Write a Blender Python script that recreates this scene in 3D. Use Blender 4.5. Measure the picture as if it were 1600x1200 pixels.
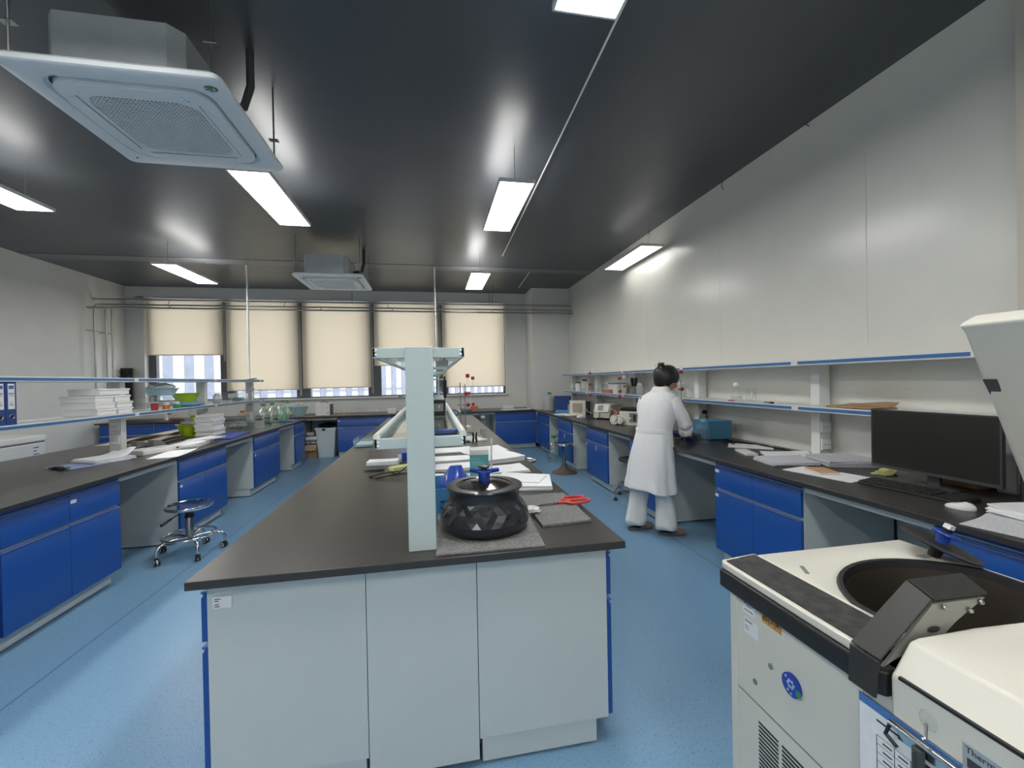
import bpy, math, random
from math import sin, cos, pi, radians as rad
from mathutils import Vector, Matrix
random.seed(7)
scene = bpy.context.scene
for o in list(bpy.data.objects): bpy.data.objects.remove(o)
COL = scene.collection

# ------------------------------------------------------------------ camera
# room axes: x to the right wall, y towards the windows, z up; metres. Two vanishing points of the room fix lens and heading.
_d = Vector((676-800, 597-600, 0)); _x = Vector((4320-800, 528-600, 0))
FPX = math.sqrt(-(_d.x*_x.x+_d.y*_x.y))
_D = Vector((_d.x, _d.y, FPX)).normalized(); _X = Vector((_x.x, _x.y, FPX)).normalized()
_N = _D.cross(_X)
ROT = Matrix((_X, _D, -_N))                    # camera(x right, y down, z forward) -> room
EYE = Vector((0, 0, 1.5))
cd = bpy.data.cameras.new('camera'); cam = bpy.data.objects.new('camera', cd); COL.objects.link(cam)
cd.sensor_width = 36; cd.lens = 36*FPX/1600; cd.clip_start = .02; cd.clip_end = 200
_r = ROT @ Vector((1,0,0)); _u = ROT @ Vector((0,-1,0)); _b = ROT @ Vector((0,0,-1))
cam.matrix_world = Matrix(((_r.x,_u.x,_b.x,EYE.x),(_r.y,_u.y,_b.y,EYE.y),(_r.z,_u.z,_b.z,EYE.z),(0,0,0,1)))
scene.camera = cam
scene.cycles.transparent_max_bounces = 40
def ray(px, py): return ROT @ Vector((px-800, py-600, FPX))
def atz(px, py, z):
    r = ray(px, py); return EYE + r*((z-EYE.z)/r.z)
def aty(px, py, y):
    r = ray(px, py); return EYE + r*((y-EYE.y)/r.y)
def atx(px, py, x):
    r = ray(px, py); return EYE + r*((x-EYE.x)/r.x)

# ------------------------------------------------------------------ world and exposure
w = bpy.data.worlds.new('overcast'); scene.world = w; w.use_nodes = True
bg = w.node_tree.nodes['Background']; bg.inputs[0].default_value = (.93,.97,1,1); bg.inputs[1].default_value = 1.15
scene.view_settings.view_transform = 'Standard'; scene.view_settings.look = 'None'
scene.view_settings.exposure = 1.42; scene.view_settings.gamma = 1; scene.view_settings.use_curve_mapping = False
LED = 9.5

# ------------------------------------------------------------------ materials
MATS = {}
def mat(name, rgb, rough=.5, metal=0, spec=.5, emit=0, noise=0, nscale=30, bump=0, bscale=200, coat=0, sheen=0):
    if name in MATS: return MATS[name]
    m = bpy.data.materials.new(name); m.use_nodes = True; nt = m.node_tree
    b = nt.nodes['Principled BSDF']
    b.inputs['Base Color'].default_value = (*rgb, 1); b.inputs['Roughness'].default_value = rough
    b.inputs['Metallic'].default_value = metal; b.inputs['Specular IOR Level'].default_value = spec
    b.inputs['Coat Weight'].default_value = coat; b.inputs['Sheen Weight'].default_value = sheen
    if emit:
        b.inputs['Emission Color'].default_value = (*rgb, 1); b.inputs['Emission Strength'].default_value = emit
    if noise or bump:
        tc = nt.nodes.new('ShaderNodeTexCoord')
    if noise:
        n = nt.nodes.new('ShaderNodeTexNoise'); n.inputs['Scale'].default_value = nscale; n.inputs['Detail'].default_value = 4
        nt.links.new(tc.outputs['Object'], n.inputs['Vector'])
        r = nt.nodes.new('ShaderNodeValToRGB')
        r.color_ramp.elements[0].position = .3; r.color_ramp.elements[1].position = .7
        r.color_ramp.elements[0].color = (*[c*(1-noise) for c in rgb], 1)
        r.color_ramp.elements[1].color = (*[min(1, c*(1+noise)) for c in rgb], 1)
        nt.links.new(n.outputs['Fac'], r.inputs['Fac']); nt.links.new(r.outputs['Color'], b.inputs['Base Color'])
    if bump:
        n = nt.nodes.new('ShaderNodeTexNoise'); n.inputs['Scale'].default_value = bscale
        nt.links.new(tc.outputs['Object'], n.inputs['Vector'])
        bp = nt.nodes.new('ShaderNodeBump'); bp.inputs['Strength'].default_value = bump; bp.inputs['Distance'].default_value = .01
        nt.links.new(n.outputs['Fac'], bp.inputs['Height']); nt.links.new(bp.outputs['Normal'], b.inputs['Normal'])
    MATS[name] = m; return m
def thin(name, rgb, gloss=.12, rough=.03, power=4):
    """thin clear wall: mostly transparent, reflecting more at grazing angles"""
    if name in MATS: return MATS[name]
    m = bpy.data.materials.new(name); m.use_nodes = True; nt = m.node_tree
    nt.nodes.remove(nt.nodes['Principled BSDF']); out = nt.nodes['Material Output']
    t = nt.nodes.new('ShaderNodeBsdfTransparent'); t.inputs[0].default_value = (*rgb, 1)
    g = nt.nodes.new('ShaderNodeBsdfGlossy'); g.inputs['Roughness'].default_value = rough
    g.inputs['Color'].default_value = (.95,.95,.95,1)
    fc = nt.nodes.new('ShaderNodeLayerWeight'); fc.inputs[0].default_value = .5
    lw = nt.nodes.new('ShaderNodeMath'); lw.operation = 'POWER'; lw.inputs[1].default_value = power; nt.links.new(fc.outputs['Facing'], lw.inputs[0])
    ad = nt.nodes.new('ShaderNodeMath'); ad.operation = 'MULTIPLY_ADD'; ad.inputs[1].default_value = .55; ad.inputs[2].default_value = gloss; ad.use_clamp = True
    mx = nt.nodes.new('ShaderNodeMixShader')
    nt.links.new(lw.outputs[0], ad.inputs[0]); nt.links.new(ad.outputs[0], mx.inputs[0])
    nt.links.new(t.outputs[0], mx.inputs[1]); nt.links.new(g.outputs[0], mx.inputs[2]); nt.links.new(mx.outputs[0], out.inputs[0])
    MATS[name] = m; return m
def milky(name, rgb, trans=.45):
    """translucent plastic film: diffuse + translucent + some see-through"""
    if name in MATS: return MATS[name]
    m = bpy.data.materials.new(name); m.use_nodes = True; nt = m.node_tree
    nt.nodes.remove(nt.nodes['Principled BSDF']); out = nt.nodes['Material Output']
    d = nt.nodes.new('ShaderNodeBsdfDiffuse'); d.inputs[0].default_value = (*rgb, 1)
    tl = nt.nodes.new('ShaderNodeBsdfTranslucent'); tl.inputs[0].default_value = (*rgb, 1)
    t = nt.nodes.new('ShaderNodeBsdfTransparent')
    a = nt.nodes.new('ShaderNodeMixShader'); a.inputs[0].default_value = .5
    b = nt.nodes.new('ShaderNodeMixShader'); b.inputs[0].default_value = trans
    nt.links.new(d.outputs[0], a.inputs[1]); nt.links.new(tl.outputs[0], a.inputs[2])
    nt.links.new(a.outputs[0], b.inputs[1]); nt.links.new(t.outputs[0], b.inputs[2]); nt.links.new(b.outputs[0], out.inputs[0])
    MATS[name] = m; return m

WALL = mat('painted wall', (.78,.775,.72), .24, spec=.6, noise=.02, nscale=3, bump=.02, bscale=4)
WALLM = mat('matt back wall', (.76,.76,.73), .6, noise=.02, nscale=3)
CEIL = mat('dark steel ceiling', (.060,.068,.079), .36, metal=.0, spec=.75, noise=.12, nscale=.9, bump=.05, bscale=2)
PANEL = mat('pale grey laminate', (.60,.645,.635), .38, noise=.015, nscale=5)
BLUE = mat('blue laminate', (.013,.080,.335), .32, spec=.5)
BLUEL = mat('blue edge strip', (.05,.17,.40), .4)
TOP = mat('black resin worktop', (.040,.037,.035), .33, spec=.55, noise=.1, nscale=40)
FRAME = mat('pale grey steel', (.56,.65,.64), .35, spec=.5)
WHITE = mat('white plastic', (.8,.81,.8), .4)
CREAM = mat('cream enamel', (.72,.70,.62), .38)
CHROME = mat('chrome', (.75,.74,.72), .12, metal=1)
STEEL = mat('brushed steel', (.42,.42,.40), .28, metal=1)
BLACK = mat('black plastic', (.012,.012,.013), .4)
BLACKG = mat('glossy black', (.008,.009,.011), .12, coat=.3)
DARK = mat('dark grey metal', (.055,.06,.062), .45)
PAPER = mat('white paper', (.88,.885,.90), .75, noise=.03, nscale=60)
PAPERL = mat('paper with grey print', (.6,.61,.65), .8, noise=.22, nscale=160)
KRAFT = mat('brown kraft paper', (.42,.27,.16), .8, noise=.08, nscale=20)
CARD = mat('brown cardboard', (.33,.2,.11), .8, noise=.1, nscale=15)
INK = mat('dark print', (.05,.05,.06), .8)
COATM = mat('white cotton', (.82,.82,.83), .85, bump=.5, bscale=22, sheen=.2)
TROUS = mat('white cotton trousers', (.86,.85,.82), .85, bump=.4, bscale=18)
SKIN = mat('skin', (.50,.29,.20), .5)
HAIR = mat('black hair', (.011,.010,.010), .38, bump=.3, bscale=120)
GLOVE = mat('blue violet nitrile', (.045,.06,.28), .45)
GREYF = mat('grey felt', (.17,.16,.16), .9)
RED = mat('red plastic', (.42,.03,.035), .4)
SCRED = mat('coral red grips', (.62,.07,.06), .4)
LIME = mat('lime plastic', (.43,.60,.015), .35)
SKY = mat('sky blue plastic', (.10,.38,.72), .4)
PALEB = mat('pale blue plastic', (.40,.60,.66), .4)
GREEN = mat('green plastic', (.04,.30,.12), .45)
ORANGE = mat('orange plastic', (.7,.16,.03), .4)
YELLOW = mat('pale yellow paper', (.72,.70,.30), .8)
TEAL = mat('teal card', (.10,.36,.38), .6)
FOAM = mat('white foam', (.92,.92,.90), .7, bump=.05, bscale=80)
NAVY = mat('navy binder board', (.02,.06,.24), .55)
ROYAL = mat('royal blue plastic', (.015,.06,.42), .35)
BROWN = mat('rusty brown cast iron', (.13,.085,.065), .6, noise=.25, nscale=20)
GREYP = mat('mid grey plastic', (.22,.22,.22), .5)
BEIGE = mat('beige instrument plastic', (.55,.52,.44), .45)
PINK = mat('salmon plastic', (.65,.22,.15), .4)
FELT = mat('grey absorbent pad', (.20,.20,.20), .95, noise=.3, nscale=90, bump=.4, bscale=90)
GLASS = thin('clear glass', (.97,.985,.98), .05)
CLEARP = thin('clear plastic', (.95,.97,.97), .09, .15)
GREENP = thin('clear plastic faintly green', (.92,.97,.93), .09, .15)
PANE = thin('window glass', (.97,.98,.99), .0)
SHELFG = thin('shelf glass', (.84,.89,.87), .06, .04, 3)
LIQ = thin('clear liquid', (.90,.93,.93), .03)
MILK = milky('milky plastic', (.72,.74,.74), .35)
BAG = milky('clear bag', (.75,.78,.8), .5)

def floor_material():
    m = bpy.data.materials.new('speckled blue vinyl'); m.use_nodes = True; nt = m.node_tree; N = nt.nodes; L = nt.links
    b = N['Principled BSDF']; b.inputs['Roughness'].default_value = .32; b.inputs['Specular IOR Level'].default_value = .45
    tc = N.new('ShaderNodeTexCoord')
    def noise(s, d=2):
        n = N.new('ShaderNodeTexNoise'); n.inputs['Scale'].default_value = s; n.inputs['Detail'].default_value = d
        L.new(tc.outputs['Object'], n.inputs['Vector']); return n
    def ramp(src, p0, p1, c0, c1):
        r = N.new('ShaderNodeValToRGB'); e = r.color_ramp.elements
        e[0].position = p0; e[1].position = p1; e[0].color = (*c0,1); e[1].color = (*c1,1)
        L.new(src, r.inputs[0]); return r
    base = ramp(noise(260,1).outputs['Fac'], .42, .6, (.155,.305,.47), (.235,.41,.575))
    dark = ramp(noise(95,2).outputs['Fac'], .62, .66, (0,0,0), (1,1,1))
    mx = N.new('ShaderNodeMix'); mx.data_type = 'RGBA'
    L.new(dark.outputs[0], mx.inputs['Factor']); L.new(base.outputs[0], mx.inputs['A']); mx.inputs['B'].default_value = (.10,.25,.46,1)
    sx = N.new('ShaderNodeSeparateXYZ'); L.new(tc.outputs['Object'], sx.inputs[0])
    # weld seams between two-metre rolls of vinyl
    a = N.new('ShaderNodeMath'); a.operation = 'ADD'; a.inputs[1].default_value = 2.02; L.new(sx.outputs['X'], a.inputs[0])
    ab = N.new('ShaderNodeMath'); ab.operation = 'PINGPONG'; ab.inputs[1].default_value = 2.1; L.new(a.outputs[0], ab.inputs[0])
    lt = N.new('ShaderNodeMath'); lt.operation = 'LESS_THAN'; lt.inputs[1].default_value = .003; L.new(ab.outputs[0], lt.inputs[0])
    m2 = N.new('ShaderNodeMix'); m2.data_type = 'RGBA'
    L.new(lt.outputs[0], m2.inputs['Factor']); L.new(mx.outputs['Result'], m2.inputs['A']); m2.inputs['B'].default_value = (.03,.08,.14,1)
    L.new(m2.outputs['Result'], b.inputs['Base Color'])
    return m
def blind_material():
    m = bpy.data.materials.new('cream blind mesh'); m.use_nodes = True; nt = m.node_tree; N = nt.nodes; L = nt.links
    N.remove(N['Principled BSDF']); out = N['Material Output']
    d = N.new('ShaderNodeBsdfDiffuse'); d.inputs[0].default_value = (.80,.74,.64,1)
    tl = N.new('ShaderNodeBsdfTranslucent'); tl.inputs[0].default_value = (.93,.85,.72,1)
    t = N.new('ShaderNodeBsdfTransparent'); t.inputs[0].default_value = (1,.96,.9,1)
    a = N.new('ShaderNodeMixShader'); a.inputs[0].default_value = .62
    b = N.new('ShaderNodeMixShader'); b.inputs[0].default_value = .12
    L.new(d.outputs[0], a.inputs[1]); L.new(tl.outputs[0], a.inputs[2]); L.new(a.outputs[0], b.inputs[1]); L.new(t.outputs[0], b.inputs[2])
    L.new(b.outputs[0], out.inputs[0]); return m

# ------------------------------------------------------------------ mesh collecting
class MB:
    def __init__(s): s.v = []; s.f = []
    def add(s, vs, fs):
        n = len(s.v); s.v += [tuple(v) for v in vs]; s.f += [tuple(n+i for i in f) for f in fs]; return s
    def box(s, x0, y0, z0, x1, y1, z1):
        if x0 > x1: x0, x1 = x1, x0
        if y0 > y1: y0, y1 = y1, y0
        if z0 > z1: z0, z1 = z1, z0
        return s.add([(x0,y0,z0),(x1,y0,z0),(x1,y1,z0),(x0,y1,z0),(x0,y0,z1),(x1,y0,z1),(x1,y1,z1),(x0,y1,z1)],
                     [(0,3,2,1),(4,5,6,7),(0,1,5,4),(1,2,6,5),(2,3,7,6),(3,0,4,7)])
    def obox(s, c, size, rz=0, tilt=None):
        """box centred at c, turned"""
        M = Matrix.Rotation(rz, 3, 'Z')
        if tilt: M = M @ Matrix.Rotation(tilt[0], 3, 'X') @ Matrix.Rotation(tilt[1], 3, 'Y')
        h = [q/2 for q in size]; t = MB().box(-h[0],-h[1],-h[2],h[0],h[1],h[2])
        return s.add([Vector(c)+M@Vector(v) for v in t.v], t.f)
    def quad8(s, a, b):
        """prism between two polygons with the same number of corners"""
        n = len(a)
        return s.add(list(a)+list(b), [tuple(range(n))[::-1], tuple(range(n, 2*n))]+[(i,(i+1)%n,n+(i+1)%n,n+i) for i in range(n)])
    def prism(s, pts, a0, a1, axis='z'):
        f = {'z': lambda p,a: (p[0],p[1],a), 'y': lambda p,a: (p[0],a,p[1]), 'x': lambda p,a: (a,p[0],p[1])}[axis]
        return s.quad8([f(p,a0) for p in pts], [f(p,a1) for p in pts])
    def cyl(s, p0, p1, r, r1=None, n=16):
        return s.tube([p0, p1], [r, r if r1 is None else r1], n)
    def tube(s, pts, r, n=8, closed=False):
        pts = [Vector(p) for p in pts]; m = len(pts); rs = r if isinstance(r, (list, tuple)) else [r]*m
        vs = []; fs = []; prev = None
        for i, p in enumerate(pts):
            if closed: t = pts[(i+1)%m]-pts[i-1]
            else: t = pts[min(i+1,m-1)]-pts[max(i-1,0)]
            t.normalize()
            if prev is None:
                a = Vector((0,0,1)) if abs(t.z) < .9 else Vector((1,0,0)); u = t.cross(a).normalized()
            else: u = (prev - t*prev.dot(t)).normalized()
            prev = u; v = t.cross(u)
            vs += [p+(u*cos(2*pi*k/n)+v*sin(2*pi*k/n))*rs[i] for k in range(n)]
        for i in range(m if closed else m-1):
            j = (i+1)%m
            fs += [(i*n+k, i*n+(k+1)%n, j*n+(k+1)%n, j*n+k) for k in range(n)]
        if not closed: fs += [tuple(range(n))[::-1], tuple(range((m-1)*n, m*n))]
        return s.add(vs, fs)
    def lathe(s, prof, c=(0,0,0), n=24, caps=True, sx=1, sy=1):
        vs = []; fs = []; m = len(prof)
        for r, z in prof: vs += [(c[0]+r*sx*cos(2*pi*k/n), c[1]+r*sy*sin(2*pi*k/n), c[2]+z) for k in range(n)]
        for i in range(m-1): fs += [(i*n+k, i*n+(k+1)%n, (i+1)*n+(k+1)%n, (i+1)*n+k) for k in range(n)]
        if caps: fs += [tuple(range(n))[::-1], tuple(range((m-1)*n, m*n))]
        return s.add(vs, fs)
    def ball(s, c, r, sc=(1,1,1), n=16, m=10):
        prof = [(max(1e-4, r*sin(pi*i/m)), -r*cos(pi*i/m)*sc[2]) for i in range(m+1)]
        return s.lathe(prof, c, n, True, sc[0], sc[1])
    def rings(s, rings, caps=True):
        n = len(rings[0]); vs = [p for r in rings for p in r]; fs = []
        for i in range(len(rings)-1): fs += [(i*n+k, i*n+(k+1)%n, (i+1)*n+(k+1)%n, (i+1)*n+k) for k in range(n)]
        if caps: fs += [tuple(range(n))[::-1], tuple(range((len(rings)-1)*n, len(rings)*n))]
        return s.add(vs, fs)
    def sheet(s, fn, nu, nv, thk=.001):
        """thin solid sheet from fn(u,v) -> point"""
        top = [Vector(fn(i/nu, j/nv)) for j in range(nv+1) for i in range(nu+1)]
        bot = [p-Vector((0,0,thk)) for p in top]; K = len(top); W = nu+1
        fs = []
        for j in range(nv):
            for i in range(nu):
                a = j*W+i; fs += [(a,a+1,a+1+W,a+W), (K+a+W,K+a+1+W,K+a+1,K+a)]
        edge = [i for i in range(W)]+[j*W+nu for j in range(1,nv+1)]+[nv*W+i for i in range(nu-1,-1,-1)]+[j*W for j in range(nv-1,0,-1)]
        for q in range(len(edge)):
            a, b = edge[q], edge[(q+1)%len(edge)]; fs.append((b,a,K+a,K+b))
        return s.add(top+bot, fs)
    def move(s, d): s.v = [(a+d[0],b+d[1],c+d[2]) for a,b,c in s.v]; return s
    def xf(s, M): s.v = [tuple(M@Vector(v)) for v in s.v]; return s

def link(name, mb, m, parent=None, loc=None, bevel=0, seg=2, smooth=40, label=None, subsurf=0, rot=None):
    me = bpy.data.meshes.new(name); me.from_pydata(mb.v, [], mb.f); me.validate(); me.update()
    import bmesh
    bm = bmesh.new(); bm.from_mesh(me); bmesh.ops.recalc_face_normals(bm, faces=bm.faces); bm.to_mesh(me); bm.free()
    me.materials.append(m)
    if smooth:
        me.polygons.foreach_set('use_smooth', [True]*len(me.polygons)); me.set_sharp_from_angle(angle=rad(smooth))
    o = bpy.data.objects.new(name, me); COL.objects.link(o)
    if parent: o.parent = parent
    if loc: o.location = loc
    if rot: o.rotation_euler = rot
    if bevel:
        b = o.modifiers.new('bevel', 'BEVEL'); b.width = bevel; b.segments = seg; b.limit_method = 'ANGLE'; b.angle_limit = rad(35)
    if subsurf:
        b = o.modifiers.new('subdivision', 'SUBSURF'); b.levels = subsurf; b.render_levels = subsurf
    if label: o['label'] = label
    return o
def tag(o, label, cat, group=None):
    o['label'] = label; o['category'] = cat
    if group: o['group'] = group
    return o
def thing(name, label, cat, loc=(0,0,0), rz=0, group=None):
    o = bpy.data.objects.new(name, None); COL.objects.link(o); o.empty_display_size = .1
    o.location = loc; o.rotation_euler = (0,0,rz); return tag(o, label, cat, group)
def solo(name, mb, m, label, cat, loc=(0,0,0), group=None, rz=0, **k):
    o = link(name, mb, m, None, loc, rot=(0,0,rz), **k); return tag(o, label, cat, group)
def struct(name, mb, m, **k):
    o = link(name, mb, m, **k); o['kind'] = 'structure'; return o
def copy_tree(o, label=None, loc=None, rz=None, group=None, parent=None):
    c = o.copy(); COL.objects.link(c)
    if parent: c.parent = parent
    for ch in o.children: copy_tree(ch, parent=c)
    if label: c['label'] = label
    if loc: c.location = loc
    if rz is not None: c.rotation_euler = (0,0,rz)
    if group: c['group'] = group
    return c
def lettering(text, size, m, parent, loc, rot, name='lettering'):
    c = bpy.data.curves.new(name, 'FONT'); c.body = text; c.size = size; c.extrude = .0002; c.align_x = 'LEFT'; c.align_y = 'CENTER'
    c.materials.append(m); q = bpy.data.objects.new(name, c); COL.objects.link(q)
    me = bpy.data.meshes.new_from_object(q.evaluated_get(bpy.context.evaluated_depsgraph_get())); bpy.data.objects.remove(q)
    o = bpy.data.objects.new(name, me); COL.objects.link(o); o.parent = parent; o.location = loc; o.rotation_euler = rot
    return o

# ================================================================== LAMPS (their light is the room's main light)
XL, XR, YB, YF, ZC = -6.2, 3.12, 10.05, -2.2, 3.6
LAMPM = mat('lit diffuser', (1,.985,.955), .5, emit=LED)
DIMM = mat('weaker lit diffuser', (1,.985,.94), .5, emit=LED*.18); DIMU = mat('weaker lit top diffuser', (1,.985,.94), .5, emit=LED*.05)
UPM = mat('lit top diffuser', (1,.985,.955), .5, emit=LED*.32)  # upward emission added to lift the ceiling and walls
def ceiling_lamp(label):
    t = thing('led_panel_lamp', label, 'ceiling lamp', group='hanging led panels')
    f = MB(); W, H = .15, .6
    for a in ((-W-.012,-H-.012,-W,H+.012),(W,-H-.012,W+.012,H+.012),(-W,-H-.012,W,-H),(-W,H,W,H+.012)): f.box(a[0],a[1],-.004,a[2],a[3],.03)
    f.box(-W,-H,.022,W,H,.03); link('frame', f, WHITE, t, bevel=.002)
    link('diffuser', MB().box(-W,-H,0,W,H,.004), LAMPM, t)
    link('added_uplight', MB().box(-W+.03,-H+.03,.031,W-.03,H-.03,.034), UPM, t)  # glowing sheet added on top for a halo on the ceiling
    for s in (-1,1): link('hanger_wire', MB().tube([(0,s*.5,.03),(0,s*.5,ZC-3.24)], .003, 6), STEEL, t)
    return t
L0 = ceiling_lamp('led panel lamp cut by the top edge of the photo'); L0.location = (.75,1.32,3.24)
for x, y, lab in [(.765,4.25,'largest bright led panel lamp right of the near air conditioner, above the centre bench'),
                  (.80,7.4,'small far led panel lamp right of the far air conditioner'),
                  (-1.44,4.38,'led panel lamp partly hidden behind the near air conditioner'),
                  (-3.71,7.4,'led panel lamp nearest the left end of the windows'),
                  (-3.76,4.3,'led panel lamp cut by the left edge of the photo'),
                  (2.88,5.75,'led panel lamp beside the right wall, doubled by its reflection in the paint'),
                  (-1.44,1.2,'unseen led panel lamp added for light above and left of the camera'),  # from here to the end of the list: unseen lamps added for lighting
                  (-3.76,1.2,'unseen led panel lamp added for light at the far left, outside the frame'),
                  (.75,-1.2,'unseen led panel lamp added for light behind the camera'),
                  (-1.44,-1.3,'unseen led panel lamp added for light behind and left of the camera')]:
    c = copy_tree(L0, lab, (x,y,3.24))
    if x == 2.88:                                    # the lamp by the right wall is set weaker so its wash does not burn out the wall
        for ch in c.children:
            if ch.name.startswith(('diffuser','added_uplight')):
                ch.data = ch.data.copy(); ch.data.materials[0] = DIMM if ch.name.startswith('diffuser') else DIMU

# ================================================================== SETTING
struct('floor', MB().box(XL-.2,YF-.2,-.1,XR+.2,YB+.3,0), floor_material())
struct('ceiling', MB().box(XL-.2,YF-.2,ZC,XR+.2,YB+.3,ZC+.1), CEIL)
struct('wall_left', MB().box(XL-.15,YF,0,XL,YB+.2,ZC), WALLM)
struct('wall_right', MB().box(XR,YF,0,XR+.15,YB+.2,ZC), WALL)
struct('wall_front', MB().box(XL,YF-.15,0,XR,YF,ZC), WALLM)
WX0, WX1, WZ0, WZ1 = -5.87, 1.75, 1.19, 3.36
bw = MB(); bw.box(XL,YB,0,XR,YB+.25,WZ0).box(XL,YB,WZ1,XR,YB+.25,ZC).box(XL,YB,WZ0,WX0,YB+.25,WZ1).box(WX1,YB,WZ0,XR,YB+.25,WZ1)
struct('wall_back', bw, WALLM)
struct('trim_1', MB().box(2.25,9.38,0,XR-.001,YB-.001,ZC-.001), WALLM)            # the square column in the right corner
struct('baseboard_back', MB().box(2.24,9.365,0,2.9,9.38,.07).box(2.235,9.365,0,2.25,9.6,.07), BLACK)
struct('baseboard_right', MB().box(XR-.015,YF,0,XR,9.38,.07), BLACK)
fr = MB(); q = .05
fr.box(WX0-.15,YB-.012,WZ0-.03,WX0,YB,WZ1+.03).box(WX1,YB-.012,WZ0-.03,WX1+.05,YB,WZ1+.03).box(WX0-.15,YB-.012,WZ1,WX1+.05,YB,WZ1+.03).box(WX0-.15,YB-.06,WZ0-.03,WX1+.06,YB,WZ0)
struct('trim_2', fr, mat('white trim', (.74,.75,.73), .4))
struct('trim_3', MB().box(XR-.10,1.15,0,XR-.001,1.69,ZC-.001), mat('cream trim', (.66,.62,.53), .5))  # cream casing behind the raised lid
cj = MB()
for y in (2.55, 4.15, 5.75): cj.box(XR-.0015,y-.003,1.7,XR,y+.003,3.1)
struct('trim_4', cj, mat('wall joint', (.68,.68,.63), .4))
struct('trim_5', MB().box(XL,7.75,ZC-.006,XR,8.05,ZC), mat('ceiling rib', (.16,.17,.18), .4))
xm = [WX0, -4.38, -2.855, -1.325, .21, WX1]
MULL = mat('dark anodised mullion', (.10,.104,.11), .4)
for i in range(5):
    a, b = xm[i], xm[i+1]; f = MB()
    lx = a+(.16 if i else .14); rx = b-(.13 if i < 4 else .05)
    f.box(a,YB+.12,WZ0,lx,YB+.22,WZ1).box(rx,YB+.12,WZ0,b,YB+.22,WZ1).box(lx,YB+.14,WZ0,rx,YB+.2,WZ0+.03).box(lx,YB+.14,WZ1-.05,rx,YB+.2,WZ1)
    o = struct('window_%d' % (i+1), f, MULL)
    link('pane', MB().box(lx,YB+.165,WZ0+.03,rx,YB+.171,WZ1-.05), PANE, o)
BL = blind_material()
for i, (a, b, zb, lab) in enumerate([(-5.86,-4.42,2.18,'cream roller blind drawn halfway, leftmost of the window wall'),
        (-4.36,-2.91,1.40,'long cream roller blind second from the left'),
        (-2.83,-1.38,1.42,'long cream roller blind in the middle of the window wall'),
        (-1.30,.155,1.91,'cream roller blind ending higher, behind the centre shelf post'),
        (.24,1.725,1.385,'long cream roller blind at the right end of the windows')]):
    t = thing('roller_blind', lab, 'blind', ((a+b)/2, YB+.05, WZ1-.03), group='roller blinds'); h = (b-a)/2
    link('fabric', MB().box(-h,-.001,zb-WZ1+.03,h,.001,0), BL, t)
    link('bottom_bar', MB().box(-h,-.006,zb-WZ1+.015,h,.006,zb-WZ1+.032), mat('blind bar', (.55,.52,.46), .5), t)
    link('roller_tube', MB().tube([(-h-.02,0,0),(h+.02,0,0)], .02, 12), WHITE, t)
    z1 = zb-WZ1-.08
    link('pull_chain', MB().tube([(h+.022,-.015,0),(h+.024,-.015,z1),(h+.034,-.015,z1-.04),(h+.046,-.015,z1),(h+.044,-.015,0)], .004, 6), WHITE, t)

# building across the street, seen under the blinds
t = thing('office_building', 'pale office building with vertical blue-grey window strips outside the windows', 'building', (-13.3,26,0), math.atan2(8,10.3))
FAC = mat('pale facade cladding', (.42,.42,.41), .7); STRIP = mat('blue grey window strip', (.19,.21,.265), .4, noise=.12, nscale=3)
link('facade', MB().box(-14,0,-12,44,6,26), FAC, t)
for k in range(-6, 34):
    o = link('window_strip', MB().box(k*.92,-.06,-12,k*.92+.40,.02,26), STRIP, t)
fl = MB()
for k in range(9): fl.box(-14,-.09,-9.8+k*3.6,44,.01,-9.72+k*3.6)
link('floor_line', fl, STRIP, t)

# pipes under the ceiling along the window wall, and down the left wall
def pipe_thing(label, paths, r, clips, m=STEEL):
    t = thing('gas_pipe', label, 'pipe', paths[0][0], group='steel gas pipes'); o = Vector(paths[0][0])
    link('pipe', MB().tube([Vector(p)-o for p in paths[0]], r, 10), m, t)
    for c0, c1 in clips:
        link('bracket', MB().tube([Vector(c0)-o, Vector(c1)-o], .008, 6), STEEL, t)
    return t
pipe_thing('topmost horizontal steel gas pipe crossing in front of the windows', [[(XL,9.2,3.17),(2.24,9.2,3.17),(XR,9.2,3.17)]], .017,
           [((x,9.2,3.17),(x,9.2,ZC)) for x in (-1.6,1.25,1.32)])
pipe_thing('middle horizontal steel gas pipe turning down the left wall', [[(-6.08,9.05,.9),(-6.08,9.05,3.0),(-6.06,9.08,3.05),(-6.0,9.14,3.06),(XR,9.14,3.05)]], .017,
           [((x,9.155,3.05),(x+.03,9.185,3.17)) for x in (-4.95,-2.9,-.9)])
pipe_thing('lowest horizontal steel gas pipe in front of the windows', [[(XL+.01,9.05,2.99),(XR-.01,9.05,2.97)]], .017,
           [((x,9.065,2.98),(x+.02,9.125,3.04)) for x in (-4.9,-2.2,-.8,1.3)])
pipe_thing('vertical steel pipe on the left wall, middle of three', [[(-6.08,9.33,.9),(-6.08,9.33,3.02)]], .018, [((XL+.006,9.33,2.55),(-6.08,9.33,2.55)),((XL+.01,9.0,1.33),(-6.07,9.36,1.33)),((XL+.01,9.0,2.57),(-6.06,9.36,2.55))])
pipe_thing('vertical steel pipe on the left wall nearest the window corner', [[(-6.1,9.52,.9),(-6.1,9.52,3.05)]], .018, [((XL+.006,9.52,2.55),(-6.1,9.52,2.55))])
def conduit(label, p, z0):
    t = thing('power_conduit', label, 'conduit', (p[0],p[1],z0), group='white power conduits')
    link('tube', MB().tube([(0,0,0),(0,0,ZC-z0)], .016, 10), WHITE, t); link('collar', MB().lathe([(.016,0),(.03,0),(.03,.02),(.016,.02)], n=12), WHITE, t)
conduit('white power conduit dropping from the ceiling to the left bench shelf', (-3.15,8.12), 1.6)
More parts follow.
